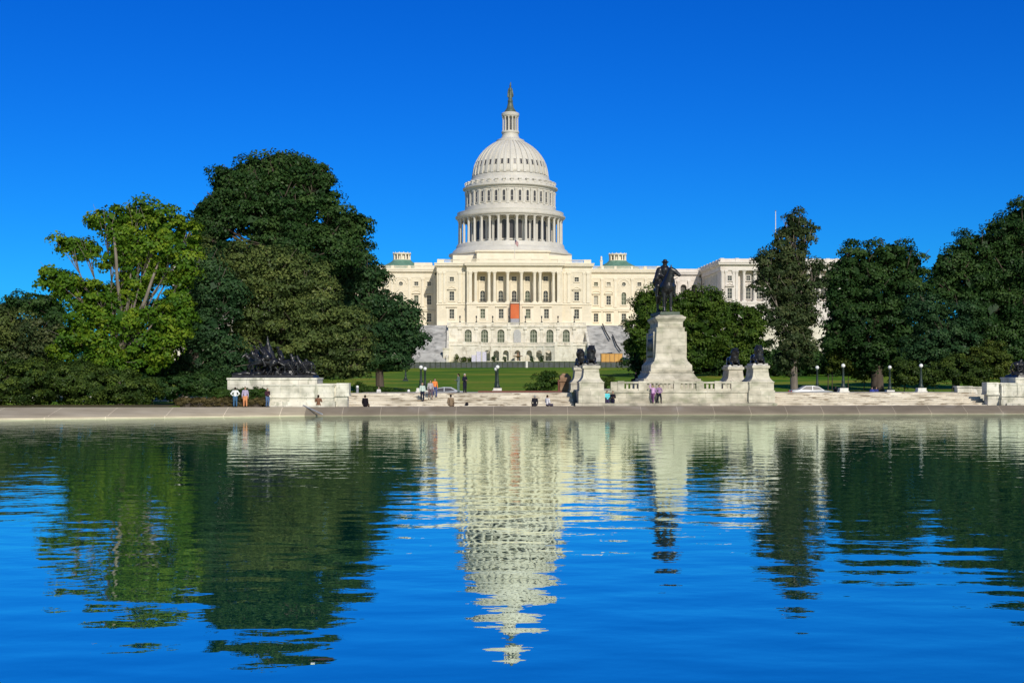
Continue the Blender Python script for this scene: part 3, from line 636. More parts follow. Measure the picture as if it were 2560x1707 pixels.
for i in range(36):
    for off, me, r, z, nm in ((.5, cd, 18.15, 48.3, 'column'), (0, wm3, 14.95, 49.6, 'drum_window'), (.5, pl2, 14.95, 48.3, 'pilaster'), (0, wm2, 15.72, 62.5, 'drum_window'), (.5, pl, 15.75, 61.55, 'pilaster'), (.5, lm, 12.86, 75.6, 'attic_window'), (0, br, 15.55, 69.0, 'bracket')):
        a = -math.pi/2+2*math.pi*(i+off)/36
        if nm in ('drum_window', 'attic_window') and math.sin(a) > .1: continue      # only the half the pool can see
        o = inst(nm, me, ob, (r*math.cos(a), r*math.sin(a), z), a+math.pi/2)
        if me == lm: o.rotation_euler = (R(-17), 0, a+math.pi/2)
t = MB()
for i in range(180):
    a = 2*math.pi*i/180; t.box(18.65*math.cos(a)-.09, 18.65*math.cos(a)+.09, 18.65*math.sin(a)-.09, 18.65*math.sin(a)+.09, 58.4, 59.4)
t.lathe([(18.4, 59.35), (18.95, 59.35), (18.95, 59.62), (18.4, 59.62)], 72); t.build('balustrade', M['dome'], ob)
# tholos
t = MB(); t.lathe([(4.95, 84.9), (5.0, 85.7), (4.5, 85.9), (3.3, 86.5), (2.9, 87.4), (2.9, 88.2), (3.15, 88.3), (3.15, 88.8), (1.9, 88.85), (1.9, 94.0), (2.8, 94.0), (3.1, 94.4), (3.2, 95.2), (2.9, 95.5), (2.3, 95.7)], 48); th = t.build('tholos', M['dome'], ob)
c3 = column_mesh(5.15, .26, 10, 'dome')
for i in range(12): a = 2*math.pi*(i+.5)/12; inst('tholos_column', c3, ob, (2.65*math.cos(a), 2.65*math.sin(a), 88.85))
t = MB()
for i in range(12): a = 2*math.pi*i/12; cxx, cyy = 1.93*math.cos(a), 1.93*math.sin(a); t.box(cxx-.2, cxx+.2, cyy-.2, cyy+.2, 89.4, 93.5)
t.build('tholos_glazing', M['darkglass'], ob)
t = MB(); t.lathe([(2.35, 95.6), (1.9, 96.4), (1.25, 97.4), (1.0, 98.6), (.85, 99.4), (1.0, 99.7), (.8, 100.2), (.6, 100.5)], 24); t.build('finial_base', M['statuegreen'], ob, smooth=True)
sculpt('finial_statue', [('c', (0, 0, 100.5), (0, 0, 103.6), .75, .55), ('c', (0, 0, 103.6), (0, 0, 104.4), .62, .45), ('e', (0, 0, 105.2), (.38, .38, .45)), ('c', (0, 0, 105.4), (.1, 0, 106.4), .3, .18),
    ('c', (-.55, 0, 104.1), (-.85, -.2, 102.8), .25, .2), ('c', (.55, 0, 104.1), (.85, -.2, 102.6), .25, .2), ('c', (-.85, -.2, 102.8), (-.9, -.3, 101.2), .18, .22), ('e', (.9, -.25, 101.9), (.25, .3, .8))], .12, M['statuegreen'], ob)
# flag on the roof edge
fp = empty('flagpole', P(1287, 650, 418.5), 0, 'tall thin flagpole with red striped flag above the columned front', 'flagpole')
fp.location.z = 39.9
t = MB(); t.tube([(0, 0, 0), (0, 0, 7.3)], [.11, .07], 8); t.ball((0, 0, 7.4), .16, 8, 6); t.build('pole', M['block'], fp)
t = MB(); wdt = 1.5
for j in range(13):
    for i in range(6):
        t.m = 2 if (j < 7 and i < 2) else (0 if j % 2 == 0 else 1)
        def fpnt(i_, j_): u_, v_ = i_/6, j_/13; return (.08+u_*wdt*(.75-.1*v_), .25*math.sin(u_*9+v_*2), 7.2-v_*1.5-u_*1.1)
        t.face([fpnt(i, j+1), fpnt(i+1, j+1), fpnt(i+1, j), fpnt(i, j)])
t.build('flag', [M['red'], M['flagwhite'], M['flagblue']], fp)
fp2 = empty('flagpole', (XP(1939, 430), 430, 38.5), 0, 'bare white flagpole rising from the right end wing behind the slender tree', 'flagpole')
t = MB(); t.tube([(0, 0, 0), (0, 0, 19.2)], [.2, .11], 8); t.build('pole', M['block'], fp2); t = MB(); t.ball((0, 0, 19.35), .2, 8, 6); t.build('finial', M['gold'], fp2)

# orange sheeted stair tower at the central door
t = MB(); oc = broot('construction_chute', 'tall orange sheeted panel with grey foot at the central door', 'construction screen')
t.box(-1.4, 1.4, -40.3, -38.6, 20.8, 25.6); t.build('sheeting', M['orange'], oc)
t = MB(); t.box(-1.38, 1.38, -40.25, -38.6, 17.8, 20.8); t.build('base', M['grey'], oc)
t = MB(); [t.box(x-.06, x+.06, y_-.06, y_+.06, 17.8, 26.3) for x in (-1.5, 1.5) for y_ in (-40.4, -38.7)]; t.box(-1.56, 1.56, -40.46, -40.34, 25.6, 25.72); t.build('frame', M['black'], oc)

# ------------------------------------------------------------------ terrace
ter = broot('terrace', 'white marble terrace with arched windows and balustrades below the domed building', 'terrace')
t = MB(); yT = -58.0; hs_ = [((i-3)*5.08, 12.7, 2.15, 3.95, 'a') for i in range(7)]
wall_holes(t, -21.4, 21.4, 6, 17.9, yT, hs_, .5)
for i, q in enumerate(hs_):
    if i != 3: window(ter, *q[:4], q[4], yT, .5, None, stone='terrace', glass='greenglass')
t.box(-60, 60, -49.8, -20, 6, 17.6); t.box(-21.4, 21.4, -57.4, -49.7, 17.0, 17.8)
for s in (-1, 1): t.face([(s*21.4, yT, 6), (s*21.4, -49.8, 6), (s*21.4, -49.8, 17.9), (s*21.4, yT, 17.9)][::s])
t.box(-21.6, 21.6, yT-.3, yT+.4, 17.5, 17.9); t.box(-21.5, 21.5, yT-.15, yT+.3, 17.25, 17.5)
for i in range(8): c = (i-3.5)*5.08; t.box(c-.4, c+.4, yT-.18, yT+.1, 12.6, 17.25); t.box(c-.55, c+.55, yT-.45, yT+.1, 16.7, 17.3)
balustrade(t, -21.4, 21.4, yT, 17.9, .95, piers=[(i-3.5)*5.08 for i in range(8)]+[-20.9, 20.9], pw=.9)
# lower blocks
for s in (-1, 1):
    a, b_ = sorted((s*11.2, s*21.6)); t.box(a, b_, -64, -57.9, 6, 11.6); t.box(a-.15, b_+.15, -64.2, -58.0, 11.6, 11.85)
    balustrade(t, a, b_, -64, 11.85, .85, piers=(a+.5, (a+b_)/2, b_-.5), pw=.9)
    for c in (a+.5, (a+b_)/2, b_-.5): t.box(c-.45, c+.45, -64.12, -63.9, 6, 11.6)
    t.box(s*21.9-.9, s*21.9+.9, -72.4, -70.6, 6, 10.3); t.box(s*21.9-1.1, s*21.9+1.1, -72.6, -70.4, 10.3, 10.7)
    # side walls of the terrace beyond the flights
    a, b_ = sorted((s*33.6, s*112)); t.box(a, b_, -53, -49, 6, 17.9); balustrade(t, a, b_, -53, 17.9, .95, piers=[s*v for v in range(35, 112, 6)])
t.build('wall', M['terrace'], ter)
# concave grotto wall
g = MB(); gh = [(c, 6.9, 1.75, 3.3, 'a') for c in (-9.4, -6.6, -3.6, 0, 3.6, 6.6, 9.4)]
wall_holes(g, -11.2, 11.2, 6, 11.6, 0, gh, .9)
for i in range(28): a = -11.2+i*.8; g.box(a, a+.8, -.22, .3, 11.35, 11.6); g.box(a, a+.8, -.05, .5, 12.45, 12.6); g.box(a+.12, a+.32, .1, .3, 11.6, 12.45); g.box(a+.52, a+.72, .1, .3, 11.6, 12.45)
for c in (-8, -5.1, -1.9, 1.9, 5.1, 8): g.box(c-.3, c+.3, -.15, .1, 6, 11.35)
g.v = [(x, y-60.2-4.0*(x/11.2)**2, z) for x, y, z in g.v]; g.build('grotto_wall', M['terrace'], ter)
g = MB(); g.box(-11.3, 11.3, -58.6, -58.1, 6, 12.2); g.build('grotto_back', M['terrace'], ter)
g = MB(); g.face([(1.12*math.cos(math.pi*i/14), -58.25, 15.58+1.12*math.sin(math.pi*i/14)) for i in range(15)][::-1]+[(1.12, -58.25, 12.7), (-1.12, -58.25, 12.7)]); g.build('covered_arch', M['arch_sheet'], ter)
# flights of grey steps with side parapets
for s in (-1, 1):
    g = MB(); n = 60
    for i in range(n):
        u0, u1 = i/n, (i+1)/n; xo = lerp(32.2, 30.5, u0) if s < 0 else lerp(36, 34.5, u0)
        a, b_ = sorted((s*21.6, s*xo)); g.box(a, b_, lerp(-74, -51, u0), lerp(-74, -51, u0)+1.2, lerp(5.8, 17.4, u0), lerp(6.6, 18.2, u1))
    g.build('grey_stair', M['stairs'], ter)
    g = MB()
    for xo in (21.5, 33.0 if s < 0 else 36.6):
        a, b_ = s*xo-.35, s*xo+.35
        q = [(-74, 6), (-50, 6), (-50, 19.0), (-52, 19.0), (-74, 7.9)]
        g.face([(a, y_, z_) for y_, z_ in q]); g.face([(b_, y_, z_) for y_, z_ in q][::-1])
        for (ya, za), (yb, zb) in zip(q, q[1:]+q[:1]): g.face([(a, ya, za), (a, yb, zb), (b_, yb, zb), (b_, ya, za)][::-1])
    g.build('stair_parapet', M['terrace'], ter)
g = MB()
g.tube([(27.2, -52.5, 18.6), (27.6, -57, 16.2), (28.4, -62.5, 13.6)], [.22, .22, .22], 6); g.tube([(29.6, -59, 15.0), (30.0, -66, 11.8), (30.8, -69.5, 10.0)], [.22, .22, .22], 6); g.build('handrail', M['black'], ter)
# dark candelabra lamps on the terrace rail
lp = broot('terrace_lamp', 'small dark lamp standard on the terrace rail, left of the orange screen', 'lamp')
def tlamp(root):
    t = MB(); t.lathe([(.3, 0), (.3, .25), (.12, .4), (.09, 1.2), (.2, 1.3), (.1, 1.4)], 10); t.build('post', M['black'], root)
    t = MB(); t.lathe([(.14, 1.4), (.26, 1.75), (.24, 1.95), (.05, 2.15)], 10); t.build('lantern', M['darkglass'], root)
bpy.data.objects.remove(lp)
def bl(x, y, z): v = Matrix.Rotation(TH, 3, 'Z') @ Vector((x, y, z)); return v+Vector((-.6, 453, 0))
g = 'lamp standards along the terrace rail'
lampsT = [((i-3.5)*5.08, yT+.25, 18.85) for i in range(8)]
ordn = ['leftmost', 'second from left', 'third from left', 'fourth from left', 'fifth from left', 'sixth from left', 'seventh from left', 'rightmost']
l0 = None
for i, (x, y, z) in enumerate(lampsT):
    lab = 'dark lamp standard on the terrace rail, %s of the eight' % ordn[i]
    if l0 is None: l0 = empty('terrace_lamp', bl(x, y, z), TH, lab, 'lamp', g); tlamp(l0)
    else: c = copy_tree(l0); c.location = bl(x, y, z); c['label'] = lab
# fountain basin, white screens, plywood box, shrubs at the wall foot are below
fo = broot('fountain_basin', 'small brown fountain basin at the centre of the curved wall', 'fountain')
t = MB(); t.lathe([(.5, 6.4), (.4, 6.7), (.25, 7.0), (.25, 7.9), (.5, 8.1), (1.5, 8.35), (1.5, 8.5), (.3, 8.45), (.2, 9.2), (.5, 9.4), (.1, 9.5)], 20, 0, -62.5); t.build('basin', M['brownstone'], fo)
t = MB(); t.lathe([(2.6, 6.3), (2.6, 6.9), (2.3, 6.9), (2.3, 6.3)], 24, 0, -62.5); t.build('kerb', M['terrace'], fo)
for px, w_, zt, lab in ((1184.5, 1.3, 8.6, 'low'), (1197, 1.35, 9.7, 'tall left'), (1211, 1.2, 9.6, 'tall right')):
    o = empty('screen_panel', (XP(px, 384), 384, 6.4), 0, 'white lilac screen panel below the curved terrace wall, the %s one' % lab, 'screen', 'pale screens at the terrace foot')
    t = MB(); t.box(-w_/2, w_/2, -.08, .08, .15, zt-6.4); t.build('panel', M['lilac'], o); t = MB(); [t.box(x-.05, x+.05, -.12, .12, 0, zt-6.3) for x in (-w_/2, w_/2)]; t.box(-w_/2-.1, -w_/2+.1, -.5, .5, 0, .08); t.box(w_/2-.1, w_/2+.1, -.5, .5, 0, .08); t.build('frame', M['grey'], o)
o = empty('plywood_hoarding', (XP(1529.5, 366), 366, 5.9), 0, 'orange plywood hoarding at the foot of the right grey stairs', 'hoarding')
t = MB(); t.box(-3.05, 3.05, -.1, 3.4, .3, 2.85); t.box(-3.2, 3.2, -.2, 3.5, 2.85, 2.95); t.build('boarding', M['plywood'], o)
t = MB(); [t.box(x-.06, x+.06, -.19, -.09, .2, 2.84) for x in (-3.05, -.6, .75, 3.05)]; t.build('batten', M['brownstone'], o)
# security fence across the top of the lawn
DF = 330; fx0, fx1 = XP(985, DF), XP(1760, DF)
fe = empty('security_fence', (0, DF, gz(0, DF)), 0, 'long dark fence of mesh panels across the top of the lawn', 'fence')
nP = 60; t = MB(); t.box(-.045, .045, -.045, .045, -.3, 1.85); t.box(-.35, .35, -.3, .3, -.3, .04); t.box(-.09, .09, -.06, .06, .0, 1.8); pm = t.mesh('post', M['black'])
pn = MB(); rl = MB()
for i in range(nP+1):
    x = lerp(fx0, fx1, i/nP); inst('post', pm, fe, (x, 0, gz(x, DF)-gz(0, DF)))
    if i < nP: x2 = lerp(fx0, fx1, (i+1)/nP); z_ = gz(x, DF)-gz(0, DF); pn.box(x+.12, x2-.12, -.02, .02, .12+z_, 1.62+z_); rl.box(x, x2, -.04, .04, 1.66+z_, 1.76+z_); rl.box(x, x2, -.04, .04, .03+z_, .1+z_)
pn.build('mesh_panel', M['fencepanel'], fe); rl.build('rail', M['black'], fe)
t = MB(); t.box(XP(1317, DF)-.3, XP(1317, DF)+.3, -.4, -.15, -.2, 1.9); t.build('gate_post', M['block'], fe)

# ------------------------------------------------------------------ bronze and marble memorial
mm = empty('memorial_platform', (0, 0, 0), 0, 'long marble platform with balustrade below the rider statue', 'platform')
XA, XD = XP(1446, 120), XP(1927, 121)
t = MB(); ya = yl(7)+2.3; yb_ = yl(23)+2.0; y0 = (ya+yb_)/2
t.box(XA-.3, XD+.3, y0-1.0, y0, .2, .98); t.box(XA+.1, XD-.1, y0, y0+14, .2, 2.0); t.box(XA+.02, XD-.02, y0-.12, y0+14.1, 2.0, 2.14); t.box(XA+.05, XD-.05, y0-.1, y0+.2, .98, 1.15)
t.build('wall', M['monument'], mm)
t = MB(); pr = [XP(px, y0+.3) for px in (1552, 1604, 1692, 1748, 1794, 1835)]
t.box(XA+3.1, XP(1552, y0), y0+.05, y0+.5, 2.14, 2.98); balustrade(t, XP(1550, y0), XP(1872, y0), y0+.05, 2.14, .86, piers=pr, pw=.62, d=.42); t.box(XP(1835, y0), XP(1875, y0), y0+.02, y0+.55, 2.14, 2.98)
t.build('balustrade', M['monument'], mm)

ped = empty('statue_pedestal', (15.55, 128.4, 2.14), 0, 'tall tapering marble pedestal under the bronze rider', 'pedestal')
def pz(z): return z-2.14
t = MB(); c = (0, 0)
t.frus(0, 0, 0, pz(2.95), 6.1, 10.8, 6.0, 10.7); t.frus(0, 0, pz(2.95), pz(3.25), 5.6, 10.3, 5.5, 10.2); t.frus(0, 0, pz(3.25), pz(3.5), 5.1, 9.8, 4.65, 9.35); t.frus(0, 0, pz(3.5), pz(3.88), 4.65, 9.35, 4.15, 8.85); t.frus(0, 0, pz(3.88), pz(4.0), 4.35, 9.05, 4.35, 9.05); t.frus(0, 0, pz(4.0), pz(4.08), 4.0, 8.7, 4.0, 8.7)
t.frus(0, 0, pz(4.08), pz(4.62), 4.05, 8.8, 4.0, 8.75); t.frus(0, 0, pz(4.62), pz(4.95), 3.9, 8.65, 3.35, 8.1)
t.build('base', M['monument'], ped)
t = MB(); t.frus(0, 0, pz(4.95), pz(5.4), 3.3, 8.05, 3.0, 7.7); t.frus(0, 0, pz(5.4), pz(8.17), 3.0, 7.7, 2.72, 7.35)
t.build('shaft', M['monument'], ped)
t = MB(); t.frus(0, 0, pz(8.17), pz(8.3), 2.75, 7.4, 2.85, 7.5); t.frus(0, 0, pz(8.3), pz(8.85), 2.45, 7.1, 2.45, 7.1); t.frus(0, 0, pz(8.85), pz(9.15), 2.5, 7.15, 2.95, 7.6); t.frus(0, 0, pz(9.15), pz(9.32), 2.98, 7.62, 2.98, 7.62); t.frus(0, 0, pz(9.32), pz(9.5), 2.8, 7.4, 2.3, 6.9)
t.build('cap', M['monument'], ped)
t = MB()
for s in (-1, 1):
    q = [('c', (s*1.5, -2.5, pz(5.5)), (s*1.5, 2.5, pz(5.5)), .1, .1), ('c', (s*1.44, -2.5, pz(7.6)), (s*1.44, 2.5, pz(7.6)), .1, .1)]+[('c', (s*1.5, -2.5+i*.25, pz(5.5)), (s*1.43, -2.5+i*.25, pz(7.6)), .14, .14) for i in range(21)]+[('e', (s*1.6, -2.2+i*.55, pz(6.4+.25*(i % 2))), (.1, .2, .6)) for i in range(9)]
    sculpt('relief_panel', q, .06, M['bronze'], ped)
for s in (-1, 1):
    for u_ in (-2.98, 2.98): MB().box(s*1.5-.14, s*1.5+.14, u_-.22, u_+.22, pz(5.0), pz(7.9)).build('corner_pilaster', M['monument'], ped)


def horse(o, sc, yaw=0, head=0.0, gait='stand', lean=0.0, fat=1.0):           # list of primitives; faces -y in its own frame
    f = gait != 'stand'; pr = []
    def T(p):
        x, y, z = p; z2 = z+lean*(-y)
        c_, s_ = math.cos(yaw), math.sin(yaw); return (o[0]+sc*(x*c_-y*s_), o[1]+sc*(x*s_+y*c_), o[2]+sc*z2)
    def C(a, b_, ra, rb): pr.append(('c', T(a), T(b_), ra*sc*fat, rb*sc*fat))
    C((0, -.55, 1.42), (0, .15, 1.36), .37, .36); C((0, .15, 1.36), (0, .85, 1.42), .36, .37); C((0, -.75, 1.45), (0, -.55, 1.4), .30, .36)
    hd = head
    n1 = (.10*hd, -.95, 2.16) if not f else (.1*hd, -1.15, 1.95)
    C((0, -.7, 1.6), n1, .29, .17); n2 = (n1[0]+.03*hd, n1[1]-.05, n1[2]+.2); C(n1, n2, .17, .15)
    hx, hy = (math.sin(hd*1.35), -math.cos(hd*1.35)) 
    m1 = (n2[0]+hx*.2, n2[1]+hy*.2, n2[2]-.08); m2 = (n2[0]+hx*.45, n2[1]+hy*.45, n2[2]-.3); C(n2, m1, .15, .125); C(m1, m2, .125, .085)
    for s in (-1, 1): C((n2[0]-hy*s*.07, n2[1]+hx*s*.07, n2[2]+.12), (n2[0]-hy*s*.08, n2[1]+hx*s*.08, n2[2]+.29), .05, .02)
    C((0, -.78, 1.95), (n2[0], n2[1]+.1, n2[2]+.08), .07, .05)
    G = {'stand': ((0, 0), (0, 0)), 'run': ((.55, .25), (.35, -.25)), 'run2': ((.2, .6), (-.3, .4))}[gait]
    for s, fo_ in ((-1, G[0][0]), (1, G[0][1])):
        x = s*.19; k = (x, -.62-fo_*.9, .82+fo_*.35); a_ = (x, -.64-fo_*.7+ (fo_*.15), .28+fo_*.35) 
        C((x, -.58, 1.2), k, .17, .09); C(k, a_, .085, .06); C(a_, (x, a_[1]-.05, a_[2]-.2), .06, .075)
    for s, fo_ in ((-1, G[1][0]), (1, G[1][1])):
        x = s*.2; st = (x, .72-fo_*.5, .98); hk = (x, 1.0-fo_*.9, .62); ft = (x, .95-fo_*1.1, .2)
        C((x, .8, 1.3), st, .25, .15); C(st, hk, .14, .085); C(hk, ft, .075, .055); C(ft, (x, ft[1]-.06, ft[2]-.12), .055, .075)
    C((0, 1.15, 1.5), (0, 1.4 if not f else 1.7, 1.2), .09, .12); C((0, 1.4 if not f else 1.7, 1.2), (0, 1.42 if not f else 2.0, .6 if not f else 1.1), .12, .06)
    return pr
def rider(o, sc, yaw=0, arm=0, cape=False, hat=True, lean=0.0):
    pr = []; k_ = 1.2
    def T(p): x, y, z = p; y = y-lean*(z-1.7); c_, s_ = math.cos(yaw), math.sin(yaw); return (o[0]+sc*(x*c_-y*s_), o[1]+sc*(x*s_+y*c_), o[2]+sc*z)
    def C(a, b_, ra, rb): pr.append(('c', T(a), T(b_), ra*sc*k_, rb*sc*k_))
    C((0, .1, 1.8), (0, .05, 2.1), .2, .19); C((0, .05, 2.1), (0, .03, 2.42), .19, .23); C((0, 0, 2.55), (0, 0, 2.68), .09, .08); pr.append(('e', T((0, 0, 2.8)), (.13*sc, .14*sc, .16*sc)))
    for s in (-1, 1):
        C((s*.15, .05, 1.78), (s*.46, -.22, 1.5), .16, .12); C((s*.46, -.22, 1.5), (s*.48, -.1, .98), .11, .08); C((s*.48, -.1, .98), (s*.5, -.3, .93), .07, .06)
        e = (s*.48, .08, 2.12); C((s*.24, .03, 2.45), e, .1, .08)
        C(e, (s*.16, -.3, 2.05) if not (arm and s == 1) else (s*.6, -.2, 2.75), .08, .055)
    if hat: pr.append(('e', T((0, 0, 2.88)), (.23*sc, .24*sc, .045*sc))); pr.append(('e', T((0, 0, 2.95)), (.13*sc, .14*sc, .1*sc)))
    if cape: C((0, .12, 2.45), (-.3, .3, 1.75), .25, .3); C((0, .12, 2.45), (.3, .3, 1.75), .25, .3); C((-.28, .1, 2.4), (-.45, .05, 1.95), .18, .15)
    return pr
st = empty('equestrian_statue', (15.3, 127.2, 9.5), R(6), 'dark bronze rider on a standing horse, head turned right, on the tall pedestal', 'statue')
sc = 1.76
sculpt('horse', horse((0, 0, .32), sc, 0, .95, 'stand', 0, 1.16), .05, M['bronze'], st)
ex = MB(); ex.tube([(.8, -2.0, 3.7), (.5, -1.3, 3.5), (.25, -.5, 3.7)], [.03]*3, 5)
rd = sculpt('rider', rider((0, 0, .32), sc, 0, 0, True, True), .05, M['bronze'], st, extra=ex)
t = MB(); t.frus(0, 0, 0, .33, 2.0, 4.6, 1.9, 4.5); t.build('plate', noise_mat('green_bronze_plate', [(.06, .08, .06), (.13, .15, .12)], 2, rough=.6), st)

# lions
def lion_prims(turn=0.0):
    q = []; C = lambda a, b_, ra, rb: q.append(('c', a, b_, ra, rb))
    C((0, -.2, .62), (0, .5, .55), .42, .40); C((0, .5, .55), (0, 1.25, .52), .40, .44); C((0, -.45, .8), (0, -.35, .55), .42, .45)
    q.append(('e', (0+turn*.1, -.5, 1.22), (.46, .40, .52))); q.append(('e', (turn*.15, -.62, 1.5), (.33, .30, .30))); q.append(('e', (0, -.45, .85), (.42, .36, .45)))
    C((turn*.2, -.8, 1.42), (turn*.45, -1.02, 1.32), .2, .13); C((turn*.2, -.85, 1.25), (turn*.4, -.98, 1.2), .1, .08)
    for s in (-1, 1):
        q.append(('e', (turn*.15+s*.24, -.55, 1.72), (.08, .06, .09)))
        C((s*.34, -.35, .5), (s*.34, -.7, .2), .2, .14); C((s*.34, -.7, .2), (s*.32, -1.25, .14), .14, .12); q.append(('e', (s*.32, -1.32, .12), (.14, .17, .1)))
        q.append(('e', (s*.36, 1.05, .45), (.22, .48, .42))); C((s*.5, .9, .15), (s*.52, .55, .12), .14, .12)
    C((0, 1.65, .35), (.45, 1.7, .12), .07, .06); C((.45, 1.7, .12), (.62, 1.1, .1), .06, .09)
    return q
def lion_ped(x, y, z0, zt, lab, lab2, turn, me=None):
    o = empty('lion_pedestal', (x, y, z0), 0, lab, 'pedestal', 'marble lion pedestals'); h = zt-z0
    t = MB(); t.box(-1.24, 1.24, -1.4, 3.1, 0, max(.2, h-2.35)); t.box(-1.15, 1.15, -1.3, 3.0, max(.2, h-2.35), h-1.55); t.box(-1.2, 1.2, -1.35, 3.05, h-1.62, h-1.52); t.build('base', M['monument'], o)
    t = MB(); k = h-1.52
    for i, (a, b_, wa, wb) in enumerate(((0, .12, 2.4, 2.15), (.12, .3, 2.15, 1.85), (.3, .5, 1.85, 1.66), (.5, 1.18, 1.66, 1.5), (1.18, 1.28, 1.52, 1.72), (1.28, 1.52, 1.78, 1.8))): t.frus(0, .85, k+a, k+b_, wa*.93, wa+2.0, wb*.93, wb+2.0)
    t.build('shaft', M['monument'], o)
    l = empty('lion_statue', (x, y+.45, zt+.0), 0, lab2, 'statue', 'bronze lions around the rider')
    b = sculpt('lion', lion_prims(turn), .045, M['bronze'], l, loc=(0, 0, .16)); t = MB(); t.frus(0, .35, 0, .2, 1.45, 3.3, 1.35, 3.2); t.build('plate', M['bronze'], l)
    return l
lion_ped(XP(1477, 121), 120.9, 1.0, 4.52, 'front left marble pedestal carrying a lion, at the steps edge', 'bronze lion on the front left pedestal, its head high', .4)
l = lion_ped(XP(1453, 131), 130.6, 1.86, 4.36, 'rear left marble pedestal, half hidden behind the front left one', 'bronze lion on the rear left pedestal, leaning left', -1.0)
l = lion_ped(XP(1834, 131), 130.6, 1.9, 4.42, 'rear right marble pedestal standing inside the balustrade', 'dark lion on the rear right pedestal against the trees', .6)
l = lion_ped(XP(1895, 122), 121.5, 1.0, 4.54, 'front right marble pedestal at the end of the balustrade', 'dark lion on the front right pedestal at the balustrade end', -.4)

# charging groups on low plinths, left and (mirrored) right
def group_plinth(sgn, name, lab):
    xc = XP(698, 121) if sgn > 0 else 31-XP(698, 121)
    yy = yl(xc)+2.4; o = empty('group_plinth', (xc, yy, .6), 0, lab, 'plinth', 'marble plinths of the bronze groups')
    def X(a, b_): return sorted((sgn*a, sgn*b_))
    t = MB()
    def bx(a, b_, c, d, e, f): p, q = X(a, b_); t.box(p, q, c, d, e, f)
    bx(-4.15, 4.1, .8, 4.6, 0, 2.62); bx(-4.2, 4.15, .7, 4.7, 2.62, 2.78)
    bx(-.9, 5.8, -.1, .8, 0, 2.05); bx(-.95, 5.9, -.2, .82, 2.05, 2.2); bx(-1.1, 5.95, -.35, .8, .0, .62); bx(-1.3, 5.5, -.65, .8, 0, .3); bx(-1.0, 5.85, -.22, .8, .95, 1.06)
    for c in (.9, 2.6, 4.2, 5.5): bx(c-.1, c+.1, -.16, .1, 1.06, 2.05)
    t.build('block', M['plinth'], o)
    t = MB(); bx(4.11, 7.0, .3, 1.3, 0, 2.12); bx(4.11, 7.1, .2, 1.4, 2.12, 2.26); bx(6.0, 7.15, .15, 1.45, 1.2, 2.3); bx(5.9, 7.2, .1, 1.5, 1.1, 1.25); t.build('end_wall', M['plinth'], o)
    return o, xc, yy
